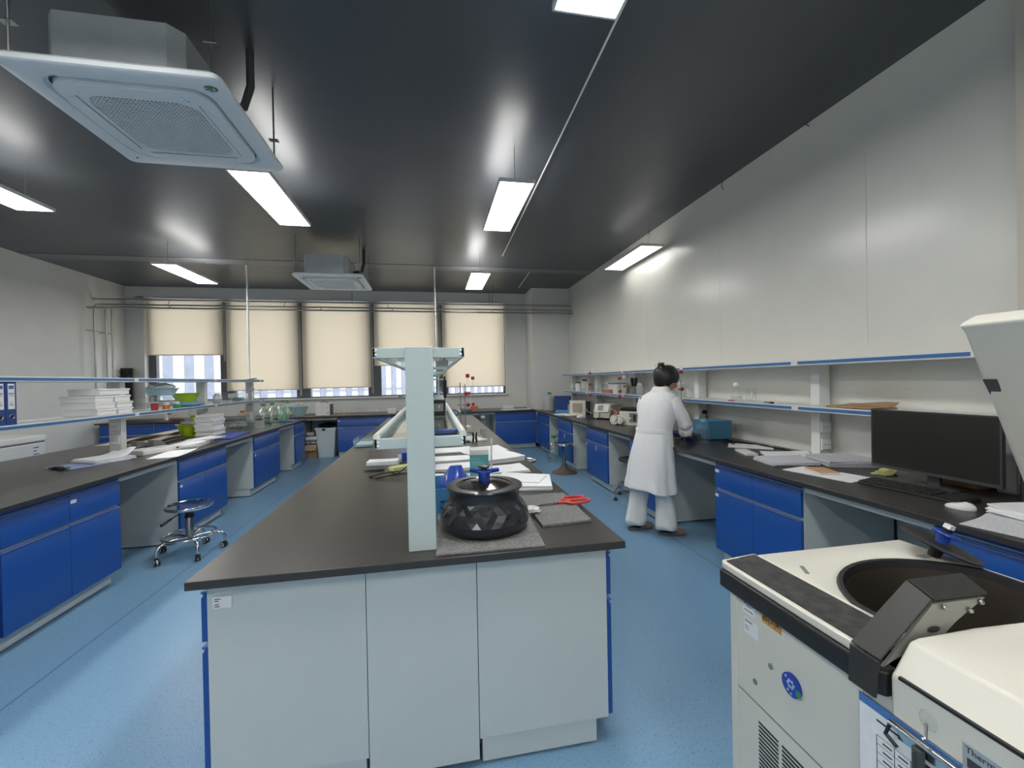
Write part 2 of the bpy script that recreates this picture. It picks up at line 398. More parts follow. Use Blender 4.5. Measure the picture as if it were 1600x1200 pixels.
conduit('white power conduit dropping from the ceiling to the centre bench shelf', (.07,7.86), 1.64)
def rail(label, a, b):
    a = Vector(a); d = Vector(b)-a
    solo('cable_conduit', MB().tube([(0,0,0), d], .007, 8), WHITE, label, 'conduit', a, group='thin ceiling conduits')
rail('long thin white conduit running along the ceiling past the right led panel', (1.02,-.4,3.55), (1.17,6.86,3.55))
rail('short thin white conduit on the ceiling near the corner column', (1.86,7.9,3.56), (1.92,9.2,3.56))

# ------------------------------------------------------------------ air conditioners
def cassette(label, x, y, group='ceiling air conditioners'):
    t = thing('air_conditioner', label, 'air conditioner', (x,y,3.03), group=group); W = .48; ACW = mat('air conditioner white', (.82,.85,.87), .4)
    def sq(r, w, n=6):
        pts = []
        for cx, cy, a0 in ((1,1,0),(-1,1,90),(-1,-1,180),(1,-1,270)):
            pts += [(cx*(w-r)+r*cos(rad(a0+90*k/n)), cy*(w-r)+r*sin(rad(a0+90*k/n))) for k in range(n+1)]
        return pts
    def ring(r, w, z): return [(px,py,z) for px,py in sq(r,w)]
    p = MB(); p.rings([ring(.04,W-.02,.05), ring(.04,W,.03), ring(.04,W,.008), ring(.04,W-.01,0), ring(.10,.385,0), ring(.10,.38,.02), ring(.10,.37,.02)], caps=False)
    p.rings([ring(.04,W-.02,.05), ring(.03,.2,.05)], caps=False)
    link('panel', p, ACW, t)
    inner = MB().rings([ring(.12,.365,.03), ring(.12,.365,-.004), ring(.12,.355,-.010), ring(.09,.265,-.010), ring(.09,.262,-.004)], caps=False)
    link('inner_cover', inner, ACW, t)
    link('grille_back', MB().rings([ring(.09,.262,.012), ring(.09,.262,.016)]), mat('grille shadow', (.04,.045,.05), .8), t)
    g = MB(); n = 27
    def half(v):                     # half length of a bar inside the rounded square
        r, w = .09, .262; a = abs(v)
        return w if a <= w-r else w-r+math.sqrt(max(0, r*r-(a-w+r)**2))
    for k in range(1, n):
        v = -.262+.524*k/n; h = half(v)
        g.box(v-.0028,-h,-.008,v+.0028,h,-.002); g.box(-h,v-.0028,-.0075,h,v+.0028,-.0015)
    link('grille', g, ACW, t, smooth=0)
    DL = mat('louvre gap', (.2,.22,.24), .6)
    for k in range(4):
        M = Matrix.Rotation(k*pi/2, 4, 'Z')
        fl = MB().prism([(-.25,.29),(.25,.29),(.23,.345),(.19,.36),(-.19,.36),(-.23,.345)], -.016, -.008).xf(M)
        link('louvre', fl, ACW, t, bevel=.004)
        gp = MB().box(-.255,.284,-.0105,.255,.290,-.0095).xf(M); link('louvre_gap', gp, DL, t)
    b = MB(); B = .25; Q = .36
    b.prism([(-B-.06,-Q),(B-.06,-Q),(B,-Q+.06),(B,Q-.06),(B-.06,Q),(-B-.06,Q),(-B-.1,Q-.04),(-B-.1,-Q+.04)], .05, .34)
    link('body', b, mat('galvanised casing', (.56,.59,.60), .38, metal=.3, noise=.06, nscale=6), t)
    for sx in (-1,1):
        for sy in (-1,1):
            link('hanger_rod', MB().tube([(sx*.43,sy*.43,.05),(sx*.43,sy*.43,ZC-3.03)], .006, 6).box(sx*.43-.03,sy*.43-.02,.2,sx*.43+.03,sy*.43+.02,.204), STEEL, t)
    link('refrigerant_pipe', MB().tube([(B,.1,.2),(B+.12,.1,.22),(B+.16,.1,.35),(B+.16,.1,ZC-3.03)], .025, 8), DARK, t)
    bd = link('logo_badge', MB().lathe([(.022,-.003),(.026,0)], (.41,-.40,-.001), 20, True, 1.25, .9), mat('badge green', (.06,.22,.10), .4), t, label='green oval badge')
    link('badge_mark', MB().tube([(.392+.012*cos(a/5),-.40+.010*sin(a/5),-.005) for a in range(0,27)], .0018, 5).tube([(.416,-.40,-.005),(.424,-.39,-.005),(.43,-.405,-.005),(.42,-.41,-.005)], .0018, 5), WHITE, bd)
    link('receiver_eye', MB().ball((-.40,.40,0), .006, n=8, m=6), BLACK, t)
    return t
cassette('large square white ceiling air conditioner in the near left, with green badge', -1.5, 2.83)
cassette('smaller far square ceiling air conditioner in front of the windows', -1.43, 6.85)

# ================================================================== BENCHES
ZT = .85
LABELM = mat('white label', (.82,.83,.84), .6)
def lip(z0, z1):          # section of a front: y outward negative, slanted top edge
    return [(0,z0),(-.02,z0),(-.02,z1-.022),(-.006,z1),(0,z1)]
def cabinet(label, loc, rz, wid, dep=.55, cols=2, group='base cabinets', tags=(), bottoms=True, onedrawer=False):
    t = thing('base_cabinet', label, 'cabinet', (*loc,0), rz, group)
    link('carcass', MB().box(0,.001,.11,wid,dep,.82), PANEL, t)
    link('plinth', MB().box(.01,.05,.012,wid-.01,dep-.01,.11), PANEL, t)
    fe = MB()
    for px in (.06, wid-.06): fe.cyl((px,.1,0),(px,.1,.013),.015,n=10).cyl((px,dep-.1,0),(px,dep-.1,.013),.015,n=10)
    link('levelling_feet', fe, BLACK, t)
    HI = mat('blue lip highlight', (.06,.15,.44), .3)  # paler than the fronts: the highlight along the lip is in the colour
    link('top_rail', MB().box(.003,-.012,.795,wid-.003,0,.818), BLUE, t)
    w1 = (wid-.006)/cols
    def front(kind, x0, x1, z0, z1):
        d = link(kind, MB().prism(lip(z0,z1), x0+.0015, x1-.0015, 'x'), BLUE, t, bevel=.001)
        link('handle', MB().prism([(-.016,z1-.012),(-.024,z1-.004),(-.022,z1-.001),(-.004,z1+.001),(-.004,z1-.003)], x0+.006, x1-.006, 'x'), HI, d)
        return d
    dn = 1 if onedrawer else cols
    for k in range(dn):
        ww = (wid-.006)/dn; d = front('drawer', .003+k*ww, .003+(k+1)*ww, .612, .785)
        for (kk, where) in tags:
            if where == 'drawer' and kk == k: link('label_tag', MB().box(.01+k*ww,-.0225,.735,.055+k*ww,-.02,.758), LABELM, d, label='white label tag')
    for k in range(cols):
        d = front('door', .003+k*w1, .003+(k+1)*w1, .118, .592)
        for (kk, where) in tags:
            if where == 'door' and kk == k: link('label_tag', MB().box(.01+k*w1,-.0225,.54,.045+k*w1,-.02,.562), LABELM, d, label='white label tag')
            if where == 'mid' and kk == k: link('label_tag', MB().box(k*w1+w1*.5-.01,-.0225,.50,k*w1+w1*.5+.01,-.02,.565), LABELM, d, label='white label tag')
    return t
def worktop(label, x0, y0, x1, y1, rails, backs):
    t = thing('worktop', label, 'worktop', ((x0+x1)/2,(y0+y1)/2,.82)); o = Vector(t.location)
    link('slab', MB().box(x0,y0,.82,x1,y1,ZT).move(-o), TOP, t, bevel=.003)
    for r, b in zip(rails, backs):
        k = thing('knee_space_frame', KNEE.pop(0), 'bench frame', (r[0],r[1],0), group='knee space frames'); q = Vector(k.location)
        link('apron_rail', MB().box(*r[:2],.775,*r[2:],.819).move(-q), PANEL, k)
        link('back_panel', MB().box(*b[:2],0,*b[2:],.819).move(-q), PANEL, k)
    return t
KNEE = ['pale grey apron rail and back panel of the knee space behind the chrome wheeled stool','pale grey apron rail and back panel of the middle knee space of the left bench','pale grey apron rail and back panel of the far knee space of the left bench',
    'pale grey apron rail and back panel of the knee space below the computer keyboard','pale grey apron rail and back panel of the knee space right of the person','pale grey apron rail and back panel of the knee space holding the half-hidden stool',
    'pale grey apron rail and back panel of the knee space behind the iron-base stool','pale grey apron rail and back panel of the knee space with the clear water jug',
    'pale grey apron rail and back panel over the white bin and cardboard box','pale grey apron rail and back panel of the window bench behind the centre bench',
    'apron rail and back panel of the centre bench, left side nearest knee space','apron rail and back panel of the centre bench, right side nearest knee space','apron rail and back panel of the centre bench, left side far knee space','apron rail and back panel of the centre bench, right side far knee space']
# left bench: fronts face +x at x = -2.40
XLF = -2.40
worktop('long black worktop of the left double-sided bench', -3.87, 1.7, -2.35, 8.55,
        [(XLF-.02,3.755,XLF,4.515),(XLF-.02,5.465,XLF,6.235),(XLF-.02,7.205,XLF,7.945)], [(-3.12,3.755,-3.10,4.515),(-3.12,5.465,-3.10,6.235),(-3.12,7.205,-3.10,7.945)])
LB = [(1.90,.92,2,'blue cabinet under the left bench cut by the left photo edge',[]),(2.83,.92,2,'blue two-door cabinet of the left bench nearest the camera',[(1,'drawer')]),
      (4.52,.94,2,'blue cabinet of the left bench right behind the chrome wheeled stool',[(0,'door')]),(6.24,.96,2,'blue cabinet of the left bench third from the camera, under the bottles',[(0,'door')]),
      (7.95,.55,1,'narrow blue cabinet at the far end of the left bench',[])]
for y, wd, c, lab, tg in LB: cabinet(lab, (XLF,y), pi/2, wd, .68, c, 'cabinets of the left bench', tg)
for y, wd, c, lab in [(2.83,.92,2,'cabinet on the hidden left side of the left bench, near end'),(4.52,.94,2,'cabinet on the hidden left side of the left bench, middle'),(6.24,.96,2,'cabinet on the hidden left side of the left bench, far part')]:
    cabinet(lab, (-3.82,y+wd), -pi/2, wd, .68, c, 'cabinets of the left bench')
# right bench: fronts face -x at x = 2.25
XRF = 2.25
worktop('long black worktop along the right wall', 2.19, -.3, XR-.002, 9.0,
        [(XRF,1.545,XRF+.02,2.235),(XRF,3.065,XRF+.02,3.945),(XRF,4.575,XRF+.02,5.195),(XRF,5.975,XRF+.02,6.635),(XRF,7.435,XRF+.02,8.065)],
        [(2.95,1.545,2.97,2.235),(2.95,3.065,2.97,3.945),(2.95,4.575,2.97,5.195),(2.95,5.975,2.97,6.635),(2.95,7.435,2.97,8.065)])
for y1, wd, c, lab, tg in [(1.54,.9,2,'blue cabinet below the paper at the right photo edge, behind the centrifuge',[]),
        (3.06,.82,2,'blue two-door cabinet of the right bench between the person and the centrifuge',[(0,'drawer'),(0,'door')]),
        (4.57,.62,1,'blue cabinet half hidden behind the person',[(0,'door')]),
        (5.97,.77,1,'blue cabinet of the right bench left of the person, behind the iron-base stool',[(0,'door'),(0,'mid')]),
        (7.43,.79,1,'blue cabinet of the right bench beside the clear water jug',[(0,'door'),(0,'mid')]),
        (8.95,.88,2,'farthest blue cabinet of the right bench, next to the column',[])]:
    cabinet(lab, (XRF,y1), -pi/2, wd, .68, c, 'cabinets of the right bench', tg)
# back bench: fronts face -y at y = 9.1
YBF = 9.1
worktop('black worktop under the windows', -6.12, 9.03, 2.24, YB-.002,
        [(-2.59,YBF,-1.93,YBF+.02),(.01,YBF,1.30,YBF+.02)], [(-2.59,9.8,-1.93,9.82),(.01,9.8,1.30,9.82)])
for x, wd, c, lab in [(-6.08,.88,2,'blue cabinet of the window bench in the left corner'),(-5.19,.88,2,'blue sink cabinet of the window bench behind the left shelf'),(-4.30,.86,2,'blue cabinet of the window bench behind the lime basin'),
                      (-3.43,.83,2,'blue cabinet of the window bench left of the cardboard box'),(-1.92,.96,2,'blue cabinet of the window bench right of the white bin'),(-.95,.95,2,'blue cabinet of the window bench behind the centre bench'),
                      (1.31,.93,1,'blue cabinet of the window bench at the right end, next to the column')]:
    cabinet(lab, (x,YBF), 0, wd, .68, c, 'cabinets of the window bench', [(0,'drawer')] if x == -1.92 else [], onedrawer=True)
# centre bench
worktop('black worktop of the centre bench in the foreground', -.825, 1.575, .745, 8.12,
        [(-.77,2.51,-.75,3.39),(.67,2.51,.69,3.39),(-.77,5.2,-.75,6.1),(.67,5.2,.69,6.1)], [(-.2,2.51,-.18,3.39),(.13,2.51,.15,3.39),(-.2,5.2,-.18,6.1),(.13,5.2,.15,6.1)])
E1, E2 = -.258, .152
for y0, y1 in ((1.63,2.5),(3.4,4.3),(4.3,5.19),(6.11,7.05),(7.05,8.06)):
    s = ('nearest end','second from the camera','middle','fourth from the camera','far end')[[1.63,3.4,4.3,6.11,7.05].index(y0)]
    cabinet('blue-fronted cabinet on the left side of the centre bench, '+s, (-.785,y1), -pi/2, y1-y0-.002, E1+.785-.002, 2, 'cabinets of the centre bench')
    cabinet('blue-fronted cabinet on the right side of the centre bench, '+s, (.685,y0+.001), pi/2, y1-y0-.002, .685-E2-.002, 2, 'cabinets of the centre bench')
t = solo('filler_panel', MB().box(E1+.001,0,.03,E2-.001,.02,.818), PANEL, 'pale grey filler panel in the middle of the near end of the centre bench', 'panel', (0,1.632,0))
t = thing('asset_label', 'white printed asset label on the near end panel of the centre bench', 'label', (-.735,1.629,.747))
link('sheet', MB().box(-.03,-.0008,-.02,.03,.0003,.02), LABELM, t)
pl = MB()
for z, a, b in ((.013,-.024,-.004),(.006,-.024,-.012),(-.006,-.024,-.010),(-.013,-.024,-.008)): pl.box(a,-.0012,z-.0015,b,-.0007,z+.0015)
link('printed_lines', pl, INK, t)

# ------------------------------------------------------------------ reagent shelves
def socket(parent, x, y, z, nx, ny):
    """white double socket plate on a post, facing (nx, ny)"""
    M = Matrix.Translation((x,y,z)) @ Matrix.Rotation(math.atan2(ny,nx), 4, 'Z')
    p = link('power_socket', MB().box(0,-.043,-.043,.012,.043,.043).xf(M), WHITE, parent, bevel=.003)
    h = MB()
    for yy in (-.022,-.008,.012,.024): h.box(.0115,yy-.0018,-.006,.0126,yy+.0018,.006)
    link('socket_holes', h.xf(M), INK, p)
RACK = mat('white rack steel', (.74,.76,.745), .35)
def shelf_rack(label, xc, half, ys, y_end, ztop, zlow, strip=True, posts_x=None, glass=False, cat='shelf', base=ZT, sock=None):
    t = thing('reagent_shelf', label, cat, (xc,ys[0],base)); o = Vector((xc,ys[0],base))
    px = posts_x or (-.0525,.0525)
    for y in ys:
        p = link('post', MB().box(px[0],y-ys[0]-.04,0,px[1],y-ys[0]+.04,ztop-base+.002), FRAME if glass else RACK, t, bevel=.003)
        if sock:
            for z in sock[0]: socket(p, sock[1][0], y-ys[0]+sock[1][1], z, *sock[2])
    a, b = ys[0]-.015, y_end
    for z, nm in ((ztop,'upper'),(zlow,'lower')):
        zz = z-base
        if glass:
            s = MB()
            for e in (-1,1):
                s.box(e*half-.012*(e>0)-.0*(e<0), a-ys[0], zz-.038, e*half+.012*(e<0), b-ys[0], zz)
            f = link('shelf_frame', s, FRAME, t, bevel=.002)
            for y in list(ys)+[b-.02]:
                for xa, xb in ((-half,px[0]),(px[1],half)):
                    link('cross_bracket', MB().box(xa,y-ys[0]-.015,zz-.04,xb,y-ys[0]+.015,zz), FRAME, t, bevel=.002)
            bo = MB()
            for sx in (-1,1):
                for dz in (-.012,-.028): bo.ball((sx*(half-.014),-.031+.015,zz+dz), .006, (1,.6,1), 10, 6)
            link('bolt_heads', bo, WHITE, f)
            link('glass_shelf', MB().box(-half+.013,a-ys[0]+.02,zz-.03,half-.013,b-ys[0]-.02,zz-.022), SHELFG, t)
            if nm == 'lower':
                for sx in (-1,1):
                    r = link('guard_rail', MB().tube([(sx*(half-.008),a-ys[0]+.012,zz+.006),(sx*(half-.008),b-ys[0],zz+.006)], .014, 12), WHITE, t)
        else:
            bd = link('shelf_board', MB().box(-half,a-ys[0],zz-.04,half,b-ys[0],zz), RACK, t, bevel=.002)
            for sx in (strip if isinstance(strip, tuple) else (-1,1)):
                link('edge_strip', MB().box(sx*half-.002,a-ys[0]+.02,zz-.031,sx*half+.002,b-ys[0]-.02,zz-.009), BLUEL, bd, label='blue edge strip')
                for y in ys: link('edge_joint', MB().box(sx*half-.003,y-ys[0]-.03,zz-.039,sx*half+.004,y-ys[0]+.03,zz-.001), RACK, bd)
    return t
shelf_rack('two-tier blue-edged shelf rack standing on the left bench', -3.18, .175, [3.4,5.0,6.62,8.2], 8.36, 1.60, 1.245, sock=((.12,.26),(-.0,-.041),(0,-1)))
shelf_rack('two-tier glass shelf rack with wide grey post on the centre bench', -.05, .175, [1.70,3.3,4.9,6.5,7.9], 8.0, 1.635, 1.285, glass=True)
shelf_rack('long two-tier blue-edged shelf rack along the right wall', 2.955, .155, [1.72,2.86,4.40,5.93,7.46,8.85], 8.95, 1.615, 1.262, strip=(-1,), posts_x=(.03,.13), sock=((.10,.24),(.08,-.041),(0,-1)))

# ================================================================== CENTRIFUGE (front faces the aisle, -x)
t = thing('floor_centrifuge', 'cream floor-standing centrifuge with open lid in the right foreground', 'centrifuge', (.93,.45,0)); o = Vector((.93,.45,0)); CF = t
def cb(name, mb, m, par=None, **k): return link(name, mb.move(-o), m, par or CF, **k)
Y0, Y1, X0, X1, ZD = .22, 1.20, .93, 1.64, .90
shell = MB().box(X0,Y0,.06,X1,Y1,.86); shell.f = [f for f in shell.f if f != (4,5,6,7)]      # open under the deck, for the chamber
cb('cabinet', shell, CREAM, bevel=.012)
cb('corner_post', MB().box(X0-.004,Y1-.025,.06,X0+.03,Y1+.004,.84), CREAM, bevel=.003)
for x in (X0+.08, X1-.08):
    for y in (Y0+.08, Y1-.08): cb('caster', MB().tube([(x-.02,y,.03),(x+.02,y,.03)], .03, 16).box(x-.012,y-.012,.03,x+.012,y+.012,.065), BLACK)
# deck with a round chamber opening
CX, CY, RO = 1.37, .80, .325; n = 48
dk = MB(); outer = []; ring = []
x0, x1, y0, y1 = X0+.125, X1, .42, Y1+.04
for k in range(n):
    a = 2*pi*k/n; dx, dy = cos(a), sin(a)
    s = min((x1-CX)/dx if dx > 1e-6 else 9, (x0-CX)/dx if dx < -1e-6 else 9, (y1-CY)/dy if dy > 1e-6 else 9, (y0-CY)/dy if dy < -1e-6 else 9)
    s = max(s, RO*.83+.02); outer.append((CX+dx*s, CY+dy*s)); 
    ring.append((CX+dx*min(RO, s-.012), CY+dy*min(RO, s-.012)))
# put real corners in
for (qx,qy) in ((x0,y0),(x1,y0),(x1,y1),(x0,y1)):
    k = min(range(n), key=lambda i: (outer[i][0]-qx)**2+(outer[i][1]-qy)**2); outer[k] = (qx,qy)
def lvl(p, z): return [(a,b,z) for a,b in p]
def shrink(p, f): return [(CX+(a-CX)*f, CY+(b-CY)*f) for a,b in p]
cb('deck', MB().rings([lvl(outer,.845), lvl(outer,ZD-.004), lvl(shrink(outer,.985),ZD+.002), lvl(shrink(ring,1.03),ZD+.002), lvl(ring,ZD-.004)], caps=False), CREAM, smooth=50)
cb('chamber_gasket', MB().rings([lvl(ring,ZD-.004), lvl(shrink(ring,.985),ZD+.004), lvl(shrink(ring,.955),ZD+.002), lvl(shrink(ring,.94),ZD-.025)], caps=False), mat('black rubber', (.02,.02,.022), .5))
bowl = MB().rings([lvl(shrink(ring,.94),ZD-.02), lvl(shrink(ring,.90),ZD-.10), lvl(shrink(ring,.86),ZD-.26), lvl(shrink(ring,.1),ZD-.27)], caps=False)
cb('chamber_bowl', bowl, mat('dark chamber steel', (.09,.075,.06), .35, metal=.6))
cb('drive_spindle', MB().lathe([(.04,0),(.04,.05),(.018,.06),(.014,.13),(.003,.14)], (CX,CY,ZD-.27), 20), STEEL)
sl = MB(); sl.obox((1.11,1.107,ZD+.0015), (.012,.055,.003), -.5); cb('deck_slot', sl, GREYP)
cb('deck_vent', MB().box(1.545,1.09,ZD+.0005,1.585,1.115,ZD+.003), mat('vent grey', (.4,.39,.35), .6))
# front bumper: black band, cream tray and scuffed rubber mat on it
cb('bumper', MB().prism([(X0-.03,.735),(X0-.03,Y1+.02),(X0+.02,Y1+.035),(X0+.02,.715),(X0-.015,.715)], .825, .879), BLACK, bevel=.006)
cb('hand_rest', MB().prism([(X0-.02,.78),(X0-.02,Y1+.01),(X0-.012,Y1+.03),(X0+.125,Y1+.05),(X0+.125,.78)], .879, .902), CREAM, bevel=.004)
cb('rubber_mat', MB().prism([(X0-.008,.79),(X0-.008,Y1+.012),(X0+.112,Y1+.034),(X0+.112,.79)], .901, .906), mat('scuffed rubber', (.045,.045,.045), .6, noise=.5, nscale=35, bump=.2, bscale=60))
# bent black bracket rising from the bumper over the deck
br = MB()
A = [(.888,.83),(.893,.910),(1.046,1.030),(1.201,1.028)]; Bn = [(.888,.83),(.898,.905),(1.035,1.015),(1.182,1.012)]
th = .006
far = [(x,.773,z) for x,z in A]; near = [(x,.715,z) for x,z in Bn]
for i in range(3):
    a0, a1, b0, b1 = [Vector(p) for p in (far[i], far[i+1], near[i], near[i+1])]
    nn = (a1-a0).cross(b0-a0).normalized()*th
    br.quad8([a0,a1,b1,b0], [p-nn for p in (a0,a1,b1,b0)])
arm = cb('handle_bracket', br, mat('matt black bracket', (.026,.026,.025), .5), smooth=0, bevel=.002)
ch = MB()                                     # grey inner cheek of the bracket
p = [Vector(q) for q in ((.905,.716,.892),(1.035,.716,1.008),(1.178,.716,1.006),(1.10,.716,.965),(1.065,.716,.94),(.94,.716,.905))]
ch.quad8(p, [q+Vector((.0,.006,.0)) for q in p])
chk = cb('bracket_cheek', ch, mat('satin grey steel', (.34,.34,.31), .45, metal=.3), smooth=0)
bh = MB()
for q in ((1.16,.712,1.0),(1.13,.712,.985),(1.06,.712,1.0)): bh.ball(q, .006, n=10, m=6)
cb('bracket_screws', bh, STEEL)
cb('bracket_hole', MB().ball((1.035,.714,.955), .013, (1.3,.12,.5), 16, 8), BLACK)
# console below the bracket: slanted fascia reaching towards the camera
cb('console', MB().prism([(X0-.02,.80),(X0-.02,.884),(X0-.012,.893),(X0+.028,.946),(X0+.05,.951),(X0+.2,.953),(X1,.935),(X1,.80)], Y0, .706, 'y'), CREAM, bevel=.006, smooth=30)
cb('console_gap', MB().box(X0-.0215,Y0,.884,X0,.69,.890), BLACK)
cb('front_panel', MB().box(X0-.012,Y0,.52,X0,.772,.83), CREAM, bevel=.006)
cb('panel_seam', MB().box(X0-.0008,.78,.523,X0+.002,Y1,.527).box(X0-.0008,.776,.06,X0+.002,.7795,.82), GREYP)
gr = MB()
for c in range(4):
    yy = 1.092-c*.085
    for k in range(15): gr.quad8([(X0-.001,yy,.478-k*.012),(X0-.001,yy-.072,.478-k*.012),(X0-.001,yy-.072,.472-k*.012),(X0-.001,yy,.472-k*.012)],
                                 [(X0+.004,yy,.478-k*.012),(X0+.004,yy-.072,.478-k*.012),(X0+.004,yy-.072,.472-k*.012),(X0+.004,yy,.472-k*.012)])
cb('vent_grille', gr, BLACK, smooth=0)
sc = MB()
for y, z in ((1.043,.673),(1.103,.587)): sc.tube([(X0-.003,y,z),(X0+.001,y,z)], .008, 14)
cb('cover_screws', sc, STEEL)
lg = cb('logo_disc', MB().tube([(X0-.006,.969,.672),(X0+.001,.969,.672)], .03, 32), ROYAL, label='round royal blue logo disc')
lm = MB()
for a in range(6): lm.tube([(X0-.0075,.969+.009*cos(a*pi/3),.675+.009*sin(a*pi/3)),(X0-.006,.969+.009*cos(a*pi/3),.675+.009*sin(a*pi/3))], .004, 10)
for y, z in ((.985,.688),(.978,.655),(.968,.65)): lm.tube([(X0-.0075,y,z),(X0-.006,y,z)], .0035, 8)
link('logo_mark', lm.move(-o), mat('pale logo print', (.45,.55,.75), .5), lg)
link('logo_sticker', MB().box(X0-.0075,.938,.655,X0-.006,.952,.672).move(-o), GREEN, lg, label='small green sticker')
def plate(name, y0, y1, z0, z1, m, lines, lm=INK, label=None, x=X0):
    p = cb(name, MB().box(x-.0015,y0,z0,x,y1,z1), m, label=label)
    if lines:
        q = MB()
        for (fy, fz, w_, h_) in lines: q.box(x-.0022,y1-(y1-y0)*(fy+w_),z1-(z1-z0)*(fz+h_),x-.0012,y1-(y1-y0)*fy,z1-(z1-z0)*fz)
        link('printed_lines', q.move(-o), lm, p)
    return p
GL = mat('grey label print', (.25,.25,.27), .7)
plate('rating_label', 1.10, 1.15, .775, .818, LABELM, [(.1,.15,.15,.2),(.3,.15,.5,.04),(.3,.3,.6,.04),(.3,.42,.4,.04),(.15,.7,.7,.08)], GL, 'white rating label')
plate('asset_sticker', 1.088, 1.145, .715, .762, LABELM, [(.08,.12,.5,.09),(.08,.5,.2,.05),(.08,.65,.25,.05)], GL, 'white asset sticker')
wp = plate('warning_sticker', 1.004, 1.073, .785, .828, mat('amber sticker', (.62,.33,.06), .6), [(.36,.1,.02,.8),(.68,.1,.02,.8),(.45,.25,.18,.05),(.45,.45,.18,.05),(.45,.65,.14,.05),(.76,.3,.1,.1),(.8,.4,.1,.1),(.76,.52,.1,.16)], INK, 'amber warning sticker')
tri = MB(); c_y, c_z = 1.061, .806
for a, b in (((-.008,-.01),(.008,-.01)),((.008,-.01),(0,.009)),((0,.009),(-.008,-.01)),((0,.003),(0,-.004)),((0,-.0065),(0,-.0075))):
    tri.tube([(X0-.002,c_y+a[0],c_z+a[1]),(X0-.002,c_y+b[0],c_z+b[1])], .0011, 5)
link('warning_triangle', tri.move(-o), INK, wp)
np_ = plate('maker_plate', .36, .585, .70, .848, mat('grey blue plate', (.36,.42,.46), .5), [(.03,.16,.09,.11),(.14,.18,.4,.015),(.14,.215,.35,.015),(.14,.25,.42,.015),(.14,.285,.3,.015),(.05,.38,.2,.02),(.3,.40,.2,.02),(.05,.5,.35,.02),(.45,.5,.25,.02),(.05,.6,.3,.02),(.5,.62,.3,.02),(.05,.7,.5,.02),(.05,.8,.3,.02)], INK, 'grey-blue maker plate', X0-.0205)
lettering('ThermoFisher', .015, INK, np_, Vector((X0-.0227,.581,.838))-o, (pi/2,0,-pi/2))
# raised lid leaning back
lid = MB(); H0, H1 = Vector((1.80,0,.93)), Vector((1.455,0,1.635)); d = (H1-H0).normalized(); nrm = Vector((d.z,0,-d.x))
pr = [H0, H1-d*.03, H1-nrm*.012, H1+nrm*.004+d*.002, H1+nrm*.06, H1+nrm*.075-d*.05, H0+nrm*.075]
lid.prism([(q.x,q.z) for q in pr], .24, .935, 'y')
ld = cb('lid', lid, CREAM, bevel=.012, seg=3, label='raised cream lid')
hk = MB(); q = H0+d*.555-nrm*.0
hk.prism([(q.x-.03,q.z+.05),(q.x+.01,q.z+.055),(q.x+.012,q.z+.045),(q.x-.008,q.z+.035),(q.x+.03,q.z-.02),(q.x+.025,q.z-.035)], .90, .93, 'y')
link('lid_latch', hk.move(-o), DARK, ld, bevel=.002)
for y in (.30,.52): cb('lid_hinge', MB().tube([(1.62,y,.86),(1.72,y,.92),(1.82,y,.97)], .02, 10), DARK)
# clipboard hanging from a clear hook on the front
t = thing('clipboard', 'blue clipboard with a printed form hanging on the front of the centrifuge', 'clipboard', (X0-.016,.675,.60)); o2 = Vector((X0-.016,.675,.60))
def kb(name, mb, m, **k): return link(name, mb.move(-o2), m, t, **k)
kb('board', MB().box(X0-.018,.55,.42,X0-.0135,.775,.80), mat('mid blue board', (.07,.20,.50), .45), bevel=.002)
fm = kb('form', MB().box(X0-.0195,.556,.42,X0-.0182,.772,.782), PAPER)
ln = MB()
for k in range(9): ln.box(X0-.0202,.565,.735-k*.018,X0-.0194,.735,.7355-k*.018)
for y in (.735,.70,.67,.64,.6): ln.box(X0-.0202,y-.0005,.58,X0-.0194,y+.0005,.7355)
for k in range(8):
    for y in (.705,.675,.645): ln.box(X0-.0202,y,.724-k*.018,X0-.0194,y+.018,.727-k*.018)
ln.box(X0-.0202,.69,.765,X0-.0194,.735,.769).box(X0-.0202,.62,.745,X0-.0194,.66,.753)
link('form_print', ln.move(-o2), INK, fm)
cl = kb('clip', MB().tube([(X0-.03,.70,.792),(X0-.03,.575,.792)], .006, 10).box(X0-.024,.585,.765,X0-.02,.69,.795), CHROME)
link('clip_spring', MB().tube([(X0-.03,.70,.788),(X0-.035,.705,.765),(X0-.032,.685,.752)], .004, 6).move(-o2), BLACK, cl)
link('clip_spring', MB().tube([(X0-.03,.575,.788),(X0-.035,.57,.765),(X0-.032,.59,.752)], .004, 6).move(-o2), BLACK, cl)
t = thing('marker_pen', 'dark grey marker pen clipped upright to the clipboard on the centrifuge', 'pen', (X0-.036,.645,.63))
link('barrel', MB().tube([(0,0,0),(0,0,.09),(0,0,.12)], [.008,.009,.008], 12), GREYP, t); link('cap', MB().tube([(0,0,.12),(0,0,.155)], .0095, 12).box(-.013,-.002,.11,-.009,.002,.152), DARK, t)
t = thing('wall_hook', 'clear adhesive hook with metal clip above the clipboard', 'hook', (X0-.0215,.638,.832))
link('pad', MB().ball((0,0,.01), .016, (.25,1,1.2), 16, 8), CLEARP, t); link('metal_hook', MB().tube([(-.004,0,.005),(-.008,-.002,-.012),(-.012,-.004,-.022),(-.018,-.004,-.018)], .0025, 8), CHROME, t)

